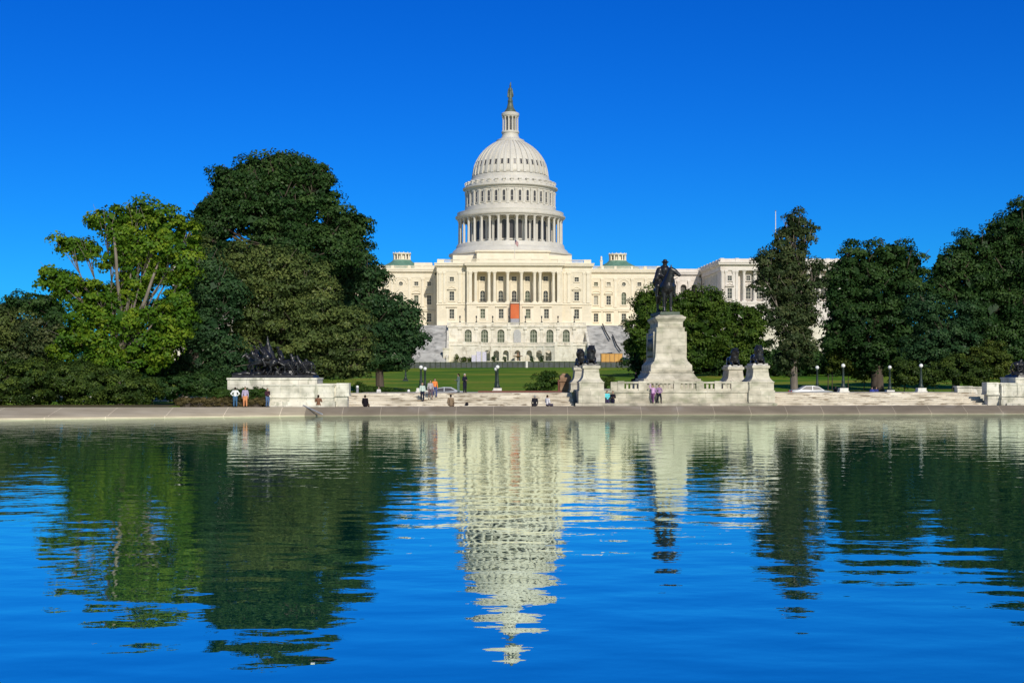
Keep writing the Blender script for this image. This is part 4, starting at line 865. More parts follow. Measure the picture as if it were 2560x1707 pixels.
def bronze_group(sgn, xc, yy, lab):
    o = empty('bronze_group', (xc, yy+2.6, 3.38), 0, lab, 'statue', 'bronze charging groups')
    pr = []
    t = MB(); t.frus(0, 0, 0, .25, 7.7, 3.4, 7.4, 3.2); t.build('plate', M['bronze'], o)
    yaw = -math.pi/2*sgn                                    # horses charge toward the outer end
    gl_ = []
    sp = [(-1.75, .55, .95, 'run', 0, .05), (-.9, -.65, 1.0, 'run2', 1, .12), (.45, .5, .92, 'run', 0, 0), (1.3, -.35, .8, 'run2', 0, -.08)]
    hp = []; rp = []
    for i, (x, y, s_, g_, a_, ln) in enumerate(sp):
        c_ = (sgn*x, y, .1); hp = horse(c_, s_, yaw, .5*(-1)**i, g_, ln*.6); sculpt('horse', hp, .05, M['bronze'], o)
        if i != 3: sculpt('rider', rider((c_[0], c_[1], c_[2]+.05), s_, yaw, a_, i == 1, True, .35), .05, M['bronze'], o)
    # furled flag peak, gun carriage with wheels, fallen figure, broken ground
    ex = [('c', (sgn*-.55, 0, 1.9), (sgn*-.75, 0, 3.2), .32, .16), ('c', (sgn*-.75, 0, 3.2), (sgn*-.8, 0, 3.95), .16, .04), ('c', (sgn*-.75, 0, 3.1), (sgn*-.2, .1, 1.6), .2, .28), ('c', (sgn*-.95, 0, 2.9), (sgn*-1.3, 0, 1.9), .12, .2)]
    sculpt('flag', ex, .05, M['bronze'], o)
    for x, y in ((1.6, -.95), (1.6, .9), (2.9, -.9), (2.9, .85)):
        t = MB(); r0 = .62; n = 20
        for i in range(n):
            a, b_ = 2*math.pi*i/n, 2*math.pi*(i+1)/n; t.tube([(r0*math.cos(a), 0, r0*math.sin(a)), (r0*math.cos(b_), 0, r0*math.sin(b_))], [.06, .06], 6)
        for i in range(6): a = math.pi*i/6; t.tube([(-r0*math.cos(a), 0, -r0*math.sin(a)), (r0*math.cos(a), 0, r0*math.sin(a))], [.035, .035], 5)
        t.ball((0, 0, 0), (.12, .18, .12), 8, 6); t.build('wheel', M['bronze'], o, loc=(sgn*x, y, .9))
    q = [('c', (sgn*1.2, 0, 1.1), (sgn*3.3, 0, 1.25), .17, .26), ('c', (sgn*2.2, 0, 1.0), (sgn*3.75, 0, .3), .14, .1), ('c', (sgn*2.5, -.4, 1.1), (sgn*2.2, -.35, 1.6), .26, .2), ('e', (sgn*2.08, -.35, 1.85), (.15, .15, .17)), ('c', (sgn*2.2, -.4, 1.55), (sgn*1.6, -.5, 1.35), .1, .08), ('c', (sgn*2.5, -.4, 1.1), (sgn*1.95, -.5, .9), .16, .12),
         ('c', (sgn*1.75, -.2, 1.2), (sgn*1.55, -.2, 1.85), .26, .2), ('e', (sgn*1.45, -.2, 2.1), (.15, .15, .17)), ('c', (sgn*1.6, -.2, 1.8), (sgn*2.1, -.3, 2.1), .09, .06), ('c', (sgn*3.2, .2, 1.0), (sgn*2.9, .2, 1.4), .24, .2), ('e', (sgn*2.78, .2, 1.62), (.15, .15, .17)), ('c', (sgn*2.6, 0, .5), (sgn*3.7, 0, .35), .4, .15)]
    sculpt('gun_carriage', q, .05, M['bronze'], o)
    rr = random.Random(3); q = []
    for i in range(46): x = rr.uniform(-3.5, 3.5); q.append(('e', (x, rr.uniform(-1.4, 1.3), rr.uniform(.1, .42)), (rr.uniform(.25, .6), rr.uniform(.2, .45), rr.uniform(.12, .3))))
    for i in range(26): x = rr.uniform(-2.6, 2.2); zt_ = rr.uniform(.5, 1.5)*(1-.25*abs(x)/2.6); q.append(('c', (sgn*x, rr.uniform(-.6, .9), .2), (sgn*(x+rr.uniform(-.5, .5)), rr.uniform(-.5, .8), zt_), rr.uniform(.16, .3), rr.uniform(.08, .2)))
    for i in range(14): x = rr.uniform(-3.3, 3.3); q.append(('c', (x, -1.2, .3), (x+rr.uniform(-.6, .6), rr.uniform(-1.4, -.7), rr.uniform(.5, 1.0)), .1, .06))
    sculpt('broken_ground', q, .06, M['bronze'], o)
p1, xc, yy = group_plinth(1, 'a', 'white marble plinth of the left bronze group beside the hedge')
bronze_group(1, xc, yy, 'dark bronze group of charging horses and riders with a peaked flag, left plinth')
p2, xc2, yy2 = group_plinth(-1, 'b', 'white marble plinth of the right bronze group at the picture edge')
bronze_group(-1, xc2, yy2, 'dark bronze group on the right plinth, cut by the picture edge')
# low bench wall left of the right plinth
o = empty('bench_wall', (XP(2413, 128), 128, 1.0), 0, 'low marble bench wall with scrolled end before the right shrubs', 'wall')
t = MB(); t.box(-.9, .55, -.4, .6, 0, 1.35); t.box(-1.0, .6, -.5, .7, 1.35, 1.5); t.lathe([(.45, 0), (.5, .6), (.35, 1.1), (.2, 1.2)], 14, .85, .1); t.box(.56, 4.2, .8, 1.4, 0, 1.3); t.box(.56, 4.25, .72, 1.48, 1.3, 1.42); t.build('block', M['plinth'], o)
# brown stone block and red kerb left of the lions
o = empty('brown_stone_stack', (XP(1413, 134), 134, .8), 0, 'weathered brown stone block beside the shrubs and left lions', 'stone block')
t = MB(); t.box(-.55, .6, -.5, 1.5, 0, 2.6); t.box(-.65, .7, -.6, 1.6, 2.1, 2.25); t.frus(0, .5, 2.6, 2.95, 1.2, 2.0, .5, 1.4); t.build('block', M['brownstone'], o); t = MB(); t.box(-.78, -.6, -.5, .6, 0, 2.3); t.build('post', M['redbrick'], o)
o = tag(MB().box(XP(1195, 128), XP(1405, 128), 128, 128.5, 1.2, 2.02).build('low_wall', M['redbrick']), 'low dark red wall behind the left steps top', 'wall')

# ------------------------------------------------------------------ lamps
def street_lamp(root, hgt, base=None):
    t = MB(); t.box(-.42, .42, -.42, .42, 0, .42); t.box(-.5, .5, -.5, .5, .0, .12); t.build('base', base or M['block'], root)
    t = MB(); t.lathe([(.26, .42), (.26, .6), (.17, .75), (.16, 1.0), (.18, 1.1), (.12, 1.3), (.10, hgt-.5), (.13, hgt-.46), (.08, hgt-.4), (.14, hgt-.33)], 12); t.build('post', M['lampgreen'], root, smooth=True)
    t = MB(); t.ball((0, 0, hgt-.16), .2, 14, 10); t.build('globe', M['globe'], root, smooth=True); t = MB(); t.lathe([(.06, hgt+.02), (.05, hgt+.08), (.01, hgt+.16)], 8); t.build('finial', M['lampgreen'], root)
LP = [(1052.4, 914, 129, 'left of the walking visitors, nearer of the left pair'), (1062.6, 918, 137, 'right and farther of the left pair, behind the visitors'), (1243.9, 913.5, 129, 'near the middle of the left steps'),
      (1240, 919, 138, 'half hidden behind the middle post'), (2043, 915, 139, 'right of the white car by the slender tree'), (2108, 910, 129.5, 'between the white car and the thick dark trunk'), (2224.4, 914.5, 139.5, 'just right of the thick dark trunk'), (2302.5, 910, 130, 'rightmost, before the yellow-green shrubs')]
l0 = None
for px, py, D, lab in LP:
    p = P(px, py, D); zb = 1.86 if D < 132 else 1.5; lab = 'white globe lamp, '+lab; hgt = p.z-zb
    r = empty('street_lamp', (p.x, D, zb), 0, lab, 'street lamp', 'globe street lamps'); street_lamp(r, hgt)
for px, py, D, lab in ((1014, 900.6, 215, 'small distant globe lamp at the lower edge of the dark tree'), (2196, 897, 190, 'small distant globe lamp high beside the thick dark trunk')):
    p = P(px, py, D); zb = gz(p.x, D)-.1; r = empty('park_lamp', (p.x, D, zb), 0, lab, 'street lamp', 'distant park lamps'); street_lamp(r, p.z-zb+.1, M['lampgreen'])
for px, py, D, lab in ((893.4, 967, 128, 'short bollard with white ball by the left marble end wall'), (1021.6, 977, 129, 'short bollard with white ball left of the visitors')):
    p = P(px, py, D); zb = 1.3; r = empty('bollard', (p.x, D, zb), 0, lab, 'bollard', 'ball bollards'); h = p.z-zb
    t = MB(); t.lathe([(.18, 0), (.14, .1), (.13, h-.2), (.17, h-.14), (.1, h-.1)], 10); t.build('post', M['grey'], r); t = MB(); t.ball((0, 0, h), .15, 10, 8); t.build('ball', M['globe'], r, smooth=True)
# landing slab that carries lamps and cars' near kerb
mb = MB()
for a, b_ in zip(xr(-60, 75, 30), xr(-60, 75, 30)[1:]):
    f0 = lambda x: yl(x)+8.0
    if XSL <= a and b_ <= 5.5 or a > 25 and b_ < 46: mb.face([(a, f0(a), 1.852), (b_, f0(b_), 1.852), (b_, 132, 1.852), (a, 132, 1.852)]); mb.face([(a, 132, 1.85), (b_, 132, 1.85), (b_, 133.9, .9), (a, 133.9, .9)])
tag(mb.build('landing', M['paving']), kind='structure')

# ------------------------------------------------------------------ cars
def car(px, D, yaw, lab, mat, z=.82):
    o = empty('parked_car', (XP(px, D), D, z), yaw, lab, 'car', 'cars on the street behind the steps')
    side = [(-2.25, .35), (-2.3, .62), (-2.2, .86), (-1.35, .96), (-.75, 1.36), (-.2, 1.46), (.65, 1.44), (1.35, 1.05), (2.1, .98), (2.28, .75), (2.25, .35)]
    t = MB(); hw = .88
    def wd(z_): return hw-(max(0, z_-.9)*.42)
    for (a, za), (b_, zb) in zip(side, side[1:]+side[:1]): t.face([(a, -wd(za), za), (b_, -wd(zb), zb), (b_, wd(zb), zb), (a, wd(za), za)])
    low = [q for q in side if q[1] < 1.06]; 
    for s in (-1, 1): t.face([(a, s*wd(za), za) for a, za in side][::-s])
    t.build('body', mat, o, smooth=False)
    g = MB()
    for s in (-1, 1):
        for q in ([(-1.2, 1.0), (-.72, 1.31), (-.12, 1.39), (-.12, 1.0)], [(-.02, 1.0), (-.02, 1.39), (.6, 1.37), (1.12, 1.08)]): g.face([(a, s*(wd(za)+.012), za) for a, za in q])
    g.face([(-1.33, -.7, 1.0), (-.77, -.6, 1.36), (-.77, .6, 1.36), (-1.33, .7, 1.0)]); g.v = [(x+(-.02 if x < -.7 and abs(abs(y)-.65) < .06 else 0), y, z_+.0) for x, y, z_ in g.v]
    g.build('side_windows', M['darkglass'], o)
    for x in (-1.4, 1.38):
        for s in (-1, 1):
            w_ = MB(); 
            for r_, yy_ in ((.33, .1),): w_.tube([(0, -yy_, 0), (0, yy_, 0)], [r_, r_], 18)
            wo_ = w_.build('wheel', M['tyre'], o, loc=(x, s*.8, .33)); w2 = MB(); w2.tube([(0, s*.1, 0), (0, s*.115, 0)], [.2, .2], 14); w2.build('rim', M['rim'], wo_)
    for s in (-1, 1): t = MB(); t.box(-2.3, -2.22, s*.65-.18, s*.65+.18, .66, .8); t.build('headlight', M['headlight'], o); t = MB(); t.box(2.2, 2.3, s*.65-.16, s*.65+.16, .76, .92); t.build('tail_light', M['tail'], o)
    return o
car(1113, 137, 0, 'silver white sedan behind the steps between the visitors and the two suited people', M['carwhite'])
car(2026, 139, R(180), 'white sedan behind the right steps by the slender tree trunk', M['carwhite'], .95)

# ------------------------------------------------------------------ people
SK = plain('skin', (.42, .26, .18), .6); SKD = plain('skin_dark', (.12, .07, .045), .6)
CLC = {}
def cloth(c):
    if c not in CLC: CLC[c] = plain('cloth', c, .9)
    return CLC[c]
def person(px, D, z, yaw, lab, shirt, pants, hair=(.02, .015, .01), h=1.72, pose='stand', arms='down', skin=None, long_top=False, shorts=False, hat=None, dress=False, group='visitors by the pool'):
    skin = skin or SK; k = h/1.75
    o = empty('person', (XP(px, D), D, z), yaw, lab, 'person', group)
    V = lambda *a: tuple(v*k for v in a); sit = pose == 'sit'; zo = -.42 if sit else 0
    hip = .93+zo; J = {}
    for s in (-1, 1):
        if sit: J[s] = (V(s*.1, 0, hip), V(s*.12, -.42, hip+.02), V(s*.12, -.45, .09+.0))
        elif pose == 'walk': J[s] = (V(s*.1, 0, hip), V(s*.1, -.14*s-.04, .5), V(s*.1, -.26*s+.08, .09))
        else: J[s] = (V(s*.1, 0, hip), V(s*.11, -.01, .5), V(s*.12, .02, .09))
    sh = {s: V(s*.185, .01, 1.42+zo) for s in (-1, 1)}
    A = {}
    for s in (-1, 1):
        if arms == 'phone': A[s] = (V(s*.27, -.08, 1.2+zo), V(s*.10, -.32, 1.42+zo))
        elif arms == 'phone1' and s == 1: A[s] = (V(s*.36, -.1, 1.32+zo), V(s*.24, -.28, 1.56+zo))
        elif arms == 'hip': A[s] = (V(s*.37, .06, 1.18+zo), V(s*.17, -.06, 1.0+zo))
        elif arms == 'up' and s == -1: A[s] = (V(s*.3, -.1, 1.62+zo), V(s*.12, -.15, 1.86+zo))
        elif arms == 'bent': A[s] = (V(s*.25, .02, 1.15+zo), V(s*.12, -.25, 1.15+zo))
        else: A[s] = (V(s*.25, .02, 1.15+zo), V(s*.25, -.08, .88+zo+(.1 if sit else 0)))
    C = lambda a, b_, ra, rb: ('c', a, b_, ra*k, rb*k)
    zc = zo
    body = [C(V(0, 0, .95+zc), V(0, 0, 1.12+zc), .13, .11), C(V(0, 0, 1.12+zc), V(0, 0, 1.36+zc), .11, .13), C(sh[-1], sh[1], .06, .06), C(V(0, 0, 1.4+zc), V(0, -.01, 1.55+zc), .055, .052), ('e', V(0, -.01, 1.64+zc), V(.078, .098, .115)), ('e', V(0, -.03, 1.58+zc), V(.055, .065, .06)),
            C(V(0, -.105, 1.63+zc), V(0, -.118, 1.605+zc), .014, .018), ('e', V(-.08, 0, 1.63+zc), V(.018, .024, .034)), ('e', V(.08, 0, 1.63+zc), V(.018, .024, .034))]
    ex = MB()
    for s in (-1, 1):
        a, b_, c = J[s]; body += [C(a, b_, .088, .058), C(b_, c, .056, .036), C(c, (c[0], c[1]-.16*k, c[2]-.05*k), .038, .034)]
        e, w_ = A[s]; body += [C(sh[s], e, .048, .038), C(e, w_, .036, .026)]
        d = (Vector(w_)-Vector(e)).normalized(); sd_ = d.orthogonal().normalized(); up = d.cross(sd_)
        pc = Vector(w_)+d*.045*k; body.append(C(w_, tuple(pc), .026, .032))
        for j, fl in enumerate((.062, .072, .076, .068)):
            b0 = pc+sd_*(.011*(j-1.5)*2)*k+d*.02*k; m_ = b0+d*fl*.55*k+up*.006; ex.tube([b0, m_, m_+(d*.7-up*.7)*fl*.45*k], [.0085, .008, .006], 5)
        b0 = pc-sd_*.03*k; ex.tube([b0, b0-sd_*.03*k+d*.02*k, b0-sd_*.035*k+d*.05*k], [.010, .009, .007], 5)
    for s in (-1, 1): ex.ball(V(s*.03, -.098, 1.655+zc), .011, 6, 5)
    sculpt('body', body, .024, skin, o, extra=ex, smooth_it=1)
    top = [C(V(0, .0, (.92 if long_top else 1.0)+zc), V(0, .0, 1.2+zc), .165 if long_top else .15, .145), C(V(0, 0, 1.2+zc), V(0, 0, 1.36+zc), .145, .15), C(sh[-1], sh[1], .085, .085)]
    for s in (-1, 1): e, w_ = A[s]; top += [C(sh[s], e, .075, .06), C(e, tuple(Vector(e).lerp(Vector(w_), .85)), .058, .045)]
    sculpt('coat' if long_top else 'shirt', top, .03, cloth(shirt), o, smooth_it=1)
    tr_ = [C(V(0, 0, .93+zc), V(0, 0, 1.02+zc), .145, .14)]
    for s in (-1, 1):
        a, b_, c = J[s]; tr_.append(C(a, b_, .115, .085))
        if not shorts: tr_.append(C(b_, tuple(Vector(b_).lerp(Vector(c), .92)), .082, .066))
    if dress: tr_ += [C(V(0, 0, .95+zc), V(0, 0, .35), .15, .22)]
    sculpt('skirt' if dress else 'trousers', tr_, .03, cloth(pants), o, smooth_it=1)
    sh_ = []
    for s in (-1, 1): c = J[s][2]; sh_.append(C((c[0], c[1]+.02, c[2]-.03*k), (c[0], c[1]-.15*k, c[2]-.045*k), .05, .042))
    sculpt('shoes', sh_, .025, cloth((.03, .03, .03)), o, smooth_it=1)
    hr = [('e', V(0, .02, 1.69+zc), V(.09, .10, .09)), ('e', V(0, .05, 1.64+zc), V(.085, .08, .10))]
    if hat: hr = [('e', V(0, -.0, 1.70+zc), V(.15, .16, .022)), ('e', V(0, 0, 1.75+zc), V(.09, .1, .07)), ('e', V(0, .04, 1.66+zc), V(.08, .07, .07))]
    sculpt('hat' if hat else 'hair', hr, .022, cloth(hat or hair), o, smooth_it=1)
    return o
SEAT = zl(0)
PI = math.pi
def onlip(px, off=.4): 
    D = 117.0
    for _ in range(4): D = yl(XP(px, D))+off
    return D, zl(XP(px, D))
def atstep(px, z):
    n = 8; i = round((z-.35)/1.51*n); i = max(1, min(n, i)); D = 121
    for _ in range(4): D = yl(XP(px, D))+2.6+(i-1)*.68+.4
    return D, .35+1.51*i/n
D, z = onlip(588, .5); person(588, D, z, PI*1.05, 'person in white shirt and blue jeans at the pool edge, hands on hips, leftmost', (.72, .72, .70), (.05, .12, .22), h=1.78, arms='hip')
D, z = onlip(613, .5); person(613, D, z, .1, 'person in lavender top and orange trousers on the pool edge', (.40, .34, .46), (.62, .26, .12), h=1.80, arms='down', hair=(.10, .07, .04))
D, z = onlip(669, .6); person(669, D, z, .7, 'person in dark shirt and jeans standing by the clipped hedge', (.05, .02, .03), (.08, .13, .24), h=1.70, arms='bent')
D, z = onlip(796, 1.0); person(796, D, z-.40, PI*1.0, 'person in brown coat sitting raising a camera before the marble plinth', (.20, .10, .06), (.16, .08, .05), h=1.95, pose='sit', arms='phone', long_top=True)
D, z = onlip(913, 1.0); person(913, D, z-.42, PI*.9, 'person all in black sitting alone at the left end of the steps', (.012, .01, .014), (.012, .01, .014), h=1.95, pose='sit', long_top=True)
D, z = atstep(1056, 1.1); person(1056, D, z, .15, 'person in pale shirt and dark trousers walking down the steps', (.52, .62, .55), (.02, .022, .04), h=1.76, pose='walk', hair=(.45, .25, .18))
D, z = atstep(1076, 1.3); person(1076, D, z, .3, 'person in grey vest and shorts with dark hair on the steps', (.42, .38, .40), (.14, .10, .12), h=1.82, pose='walk', shorts=True, hair=(.015, .01, .01))
D, z = atstep(1087, 1.45); person(1087, D, z, .4, 'person in orange shirt behind the grey vest on the steps', (.80, .25, .07), (.07, .09, .22), h=1.80, pose='walk')
D, z = atstep(1146, 1.86); person(1146, D+.6, z, -PI*.6, 'person in grey green suit at the top of the steps, left of the dark suit', (.11, .15, .14), (.12, .17, .16), h=1.88, arms='bent')
D, z = atstep(1162, 1.86); person(1162, D+.6, z, PI*.25, 'person in black suit and white shirt at the top of the steps', (.015, .015, .03), (.015, .015, .03), h=1.88, arms='bent', hair=(.5, .48, .44))
D, z = onlip(1127, 1.1); person(1127, D, z-.42, PI*.95, 'person in tan coat sitting on the edge below the suited pair', (.24, .17, .11), (.20, .14, .09), h=1.98, pose='sit', long_top=True)
D, z = onlip(1337, 1.1); person(1337, D, z-.42, PI*1.05, 'person in black top sitting on the edge, right of the middle lamp', (.018, .018, .024), (.03, .03, .04), h=1.9, pose='sit', hair=(.30, .28, .27))
D, z = onlip(1369, 1.1); person(1369, D, z-.42, PI*.7, 'person in white shirt with black hair sitting near the lions', (.72, .68, .72), (.08, .07, .10), h=1.9, pose='sit', arms='bent')
D, z = onlip(1518, 2.0); person(1518, D, .37, .3, 'person in turquoise shirt walking below the front left lion', (.13, .60, .66), (.05, .04, .09), h=1.78, pose='walk', arms='bent')
D, z = onlip(1532, 2.0); person(1532, D, .37, -.2, 'person in black top close beside the turquoise shirt', (.015, .012, .02), (.02, .02, .04), h=1.74, pose='walk', arms='bent')
yy = y0-.5
person(1632, yy, .98, -.4, 'person in pink top and plum trousers raising an arm below the balustrade', (.60, .36, .58), (.16, .06, .16), h=1.70, pose='walk', arms='up')
person(1648, yy-.1, .98, .4, 'person in purple shirt and black trousers below the balustrade', (.30, .18, .32), (.015, .015, .025), h=1.72, pose='walk', arms='hip')
person(1590, 132.0, 2.6, -1.2, 'person in black sitting on the shaded left foot of the tall pedestal', (.012, .012, .015), (.015, .015, .02), h=1.75, pose='sit', long_top=True)
person(947, 129, 1.33, .3, 'person in white top and red trousers half hidden behind the left steps', (.70, .68, .66), (.50, .05, .05), h=1.35, pose='sit', hair=(.5, .4, .36))
person(2089, 131, 1.3, .3, 'person in dark clothes behind the right steps, left of the thick trunk', (.02, .02, .03), (.02, .02, .03), h=1.5, pose='sit')
person(2180, 131, 1.2, -.3, 'person in blue top behind the right steps at the thick trunk', (.05, .07, .30), (.03, .03, .10), h=1.5, pose='sit')
person(2191, 131.4, 1.2, .2, 'person in dark blue top right of the blue one at the thick trunk', (.04, .05, .20), (.03, .03, .08), h=1.5, pose='sit')
D, z = atstep(1167, .8); o = sculpt('backpack', [('e', (0, 0, .16), (.17, .12, .17)), ('e', (0, -.1, .12), (.12, .06, .1))], .025, cloth((.015, .015, .02))); o.location = (XP(1167, D), D, z); tag(o, 'small black backpack left on the lower steps', 'bag')
ex = MB()
# pipe leaning into the pool
o = tag(MB().tube([(XP(757, 115.3), 115.6, .9), (XP(806, 113.2), 113.2, .18)], [.06, .06], 8).build('pipe', M['grey']), 'grey pipe slanting from the edge into the pool', 'pipe')

# ------------------------------------------------------------------ foliage
LP, LS = 2.6, .74
def leaves(name, blobs, mat, parent=None, leaf=.34, clump=1.25, dens=1.0, seed=1, per=70, back=.45, core=True, up=.12, rag=.22):
    """blobs: (centre, (rx, ry, rz)); leaf-sized quads gathered in clumps over and inside each blob"""
    g = np.random.default_rng(seed); Pts = []; Nrm = []; Sz = []; Tint = []
    for c, r in blobs:
        c = np.array(c); r = np.array(r); r = np.maximum(r-clump*.25, r*.6); area = 4*math.pi*((r[0]*r[1])**1.6+(r[0]*r[2])**1.6+(r[1]*r[2])**1.6)**(1/1.6)/3**(1/1.6)
        n = max(6, int(area/(math.pi*clump**2)*1.5*dens))
        d = g.normal(size=(n, 3)); d /= np.linalg.norm(d, axis=1)[:, None]
        keep = (d[:, 1] < .35) | (g.random(n) < back); d = d[keep]; n = len(d)
        rag_ = rag+.10; rad = 1-rag_+g.random(n)*rag_*1.5; cc = c+d*r*rad[:, None]*np.array([1, 1, 1]); cr = clump*(.5+.85*g.random(n)); tb = g.random(n)
        m_ = int(per*LP); q = g.normal(size=(n, m_, 3)); q /= np.linalg.norm(q, axis=2)[..., None]; q[..., 2] = np.where((q[..., 2] < -.2) & (g.random((n, m_)) < .8), -q[..., 2]*.75, q[..., 2])
        rr = cr[:, None]*(.45+.6*g.random((n, m_))**.6); p = cc[:, None, :]+q*rr[..., None]*np.array([1.05, 1.05, .84])
        p[..., 2] -= .10*clump
        nn = q*.9+d[:, None, :]*.7+g.normal(size=q.shape)*.5+np.array([0, 0, up]); Pts.append(p.reshape(-1, 3)); Nrm.append(nn.reshape(-1, 3))
        Sz.append((leaf*LS*(.4+.8*g.random((n, m_)))).reshape(-1)); Tint.append(np.clip(tb[:, None]*.65+g.random((n, m_))*.45, 0, 1).reshape(-1))
        if core:  # added inner quads, larger and tinted darker, to block light through the crown
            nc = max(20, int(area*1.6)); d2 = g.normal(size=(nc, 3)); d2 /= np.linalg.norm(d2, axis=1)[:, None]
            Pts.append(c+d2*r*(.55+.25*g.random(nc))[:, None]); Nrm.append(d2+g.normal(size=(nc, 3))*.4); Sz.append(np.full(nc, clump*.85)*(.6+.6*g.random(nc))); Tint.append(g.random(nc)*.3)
    p = np.concatenate(Pts); nn = np.concatenate(Nrm); s = np.concatenate(Sz); tt = np.concatenate(Tint); n = len(p)
    nn /= np.linalg.norm(nn, axis=1)[:, None]+1e-9; a = np.cross(nn, g.normal(size=nn.shape)); a /= np.linalg.norm(a, axis=1)[:, None]+1e-9; b_ = np.cross(nn, a)
    s = s[:, None]; j = lambda: 1+.35*(g.random((n, 1))-.5)
    bend = nn*s*.18
    V4 = np.stack([p+a*s*.60*j()-bend, p+b_*s*.44*j()+bend*.5, p-a*s*.62*j()-bend, p-b_*s*.40*j()+bend*.5], 1).reshape(-1, 3)
    me = bpy.data.meshes.new(name); me.vertices.add(4*n); me.vertices.foreach_set('co', V4.astype(np.float32).ravel())
    me.loops.add(4*n); me.loops.foreach_set('vertex_index', np.arange(4*n, dtype=np.int32)); me.polygons.add(n); me.polygons.foreach_set('loop_start', np.arange(0, 4*n, 4, dtype=np.int32))
    at_ = me.attributes.new('tint', 'FLOAT', 'POINT'); at_.data.foreach_set('value', np.repeat(tt, 4).astype(np.float32))
    me.materials.append(mat); me.update(calc_edges=True)
    return inst(name, me, parent), n
TOT = 0
def pxblobs(bl_, D, depth=.85):
    out_ = []
    for q in bl_:
        px, py, rx, ry = q[:4]; dd = q[4] if len(q) > 4 else 0; d_ = D+dd; p = P(px, py, d_); a, b_ = rx/F*d_, ry/F*d_
        out_.append((tuple(p), (a, (a+b_)/2*depth, b_)))
    return out_
def tree(name, label, D, bpx, bl_, mat, leaf=.34, clump=1.25, dens=1.0, seed=1, trunk=.45, bark='bark', per=70, limbs=True, cat='tree', group='trees around the lawn and pool', rag=.22, zb=None, core=True, depth=.85, fill=1.0):
    global TOT
    bx = XP(bpx, D); zb = gz(bx, D)-.15 if zb is None else zb; o = empty(name, (bx, D, zb), 0, label, cat, group)
    B = [((c[0]-bx, c[1]-D, c[2]-zb), r) for c, r in pxblobs(bl_, D, depth)]
    if fill:                                                # knit neighbouring masses together so the crown has no bald seams
        extra = []
        for i in range(len(B)):
            for j_ in range(i+1, len(B)):
                (c1, r1), (c2, r2) = B[i], B[j_]; d_ = math.dist(c1, c2)
                if d_ < .5*(r1[0]+r1[2]+r2[0]+r2[2])*fill: extra.append((tuple((a+b_)/2+(.5 if k_ == 1 else 0) for k_, (a, b_) in enumerate(zip(c1, c2))), tuple(min(a, b_)*.72 for a, b_ in zip(r1, r2))))
        random.Random(seed).shuffle(extra); B0_ = B; B = B+extra[:int(len(B)*1.3)]
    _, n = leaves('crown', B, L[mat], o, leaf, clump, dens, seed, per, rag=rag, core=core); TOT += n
    if fill: B = B0_
    if trunk:
        g = random.Random(seed); t = MB(); cen = [sum(b_[0][i]*b_[1][0] for b_ in B)/sum(b_[1][0] for b_ in B) for i in range(3)]; top = max(b_[0][2] for b_ in B)
        zf = min(b_[0][2]-b_[1][2]*.3 for b_ in B); zf = max(2.0, min(zf+1.0, top*.5)); F1 = Vector((cen[0]*.15, cen[1]*.2, zf))
        t.tube([(0, 0, 0), (.02, 0, .5), (cen[0]*.08, 0, zf*.6), F1, (cen[0]*.6, cen[1]*.4, lerp(zf, top, .5)), (cen[0]*.9, cen[1]*.7, top*.92)], [trunk*1.5, trunk*1.1, trunk, trunk*.85, trunk*.5, trunk*.15], 12)
        if limbs:
            for c, r in B:
                e = Vector(c)+Vector((0, -r[1]*.2, r[2]*.25)); m_ = F1.lerp(e, .5)+Vector((g.uniform(-.5, .5), g.uniform(-.5, .5), (e.z-F1.z)*.05)); t.tube([F1+Vector((0, 0, -.3)), m_, e], [trunk*.45, trunk*.28, trunk*.1], 8)
                for k_ in range(4):
                    dv = Vector((g.uniform(-1, 1), g.uniform(-1, .2), g.uniform(-.2, 1))); t.tube([m_.lerp(e, .4), e.lerp(m_, .2)+Vector((dv.x*r[0]*.4, dv.y*r[1]*.4, dv.z*r[2]*.4)), e+Vector((dv.x*r[0]*.85, dv.y*r[1]*.85, dv.z*r[2]*.8))], [trunk*.16, trunk*.1, trunk*.03], 5)
        t.build('trunk', M[bark], o, smooth=True)
    return o
tree('catalpa_tree', 'broad yellow-green tree with open crown and visible limbs, left of the big dark tree', 127, 300,
  [(262, 552, 50, 42), (350, 530, 48, 40), (300, 590, 50, 34), (415, 575, 62, 55), (455, 650, 42, 60), (378, 625, 60, 42), (165, 612, 36, 26), (215, 628, 34, 26), (120, 690, 36, 38), (175, 720, 55, 38), (245, 735, 65, 32), (330, 725, 50, 30),
   (300, 790, 75, 42), (215, 800, 60, 36), (400, 800, 50, 40), (330, 868, 85, 42), (240, 870, 65, 45), (400, 880, 45, 48), (300, 915, 95, 40), (170, 860, 50, 45), (455, 740, 34, 44), (415, 690, 30, 24), (330, 640, 50, 40), (280, 650, 34, 30), (440, 800, 50, 50), (350, 690, 50, 34), (480, 590, 26, 40)], 'yellow', leaf=.42, clump=1.0, seed=11, trunk=.3, bark='palebark', per=52, rag=.3, core=True)
_o = COL.objects['catalpa_tree']; _l = MB(); _b = Vector(_o.location)
_l.tube([P(318, 860, 127)-_b, P(304, 780, 127)-_b, P(293, 700, 125.6)-_b, P(290, 640, 125.0)-_b, P(284, 580, 126.2)-_b, P(270, 540, 127)-_b], [.3, .22, .17, .15, .09, .04], 10); _l.tube([P(310, 850, 127)-_b, P(345, 790, 126.8)-_b, P(365, 745, 125.2)-_b, P(380, 700, 125.5)-_b, P(402, 640, 127)-_b, P(415, 600, 127.5)-_b], [.26, .2, .17, .14, .08, .04], 10); _l.build('limb', M['palebark'], _o, smooth=True)
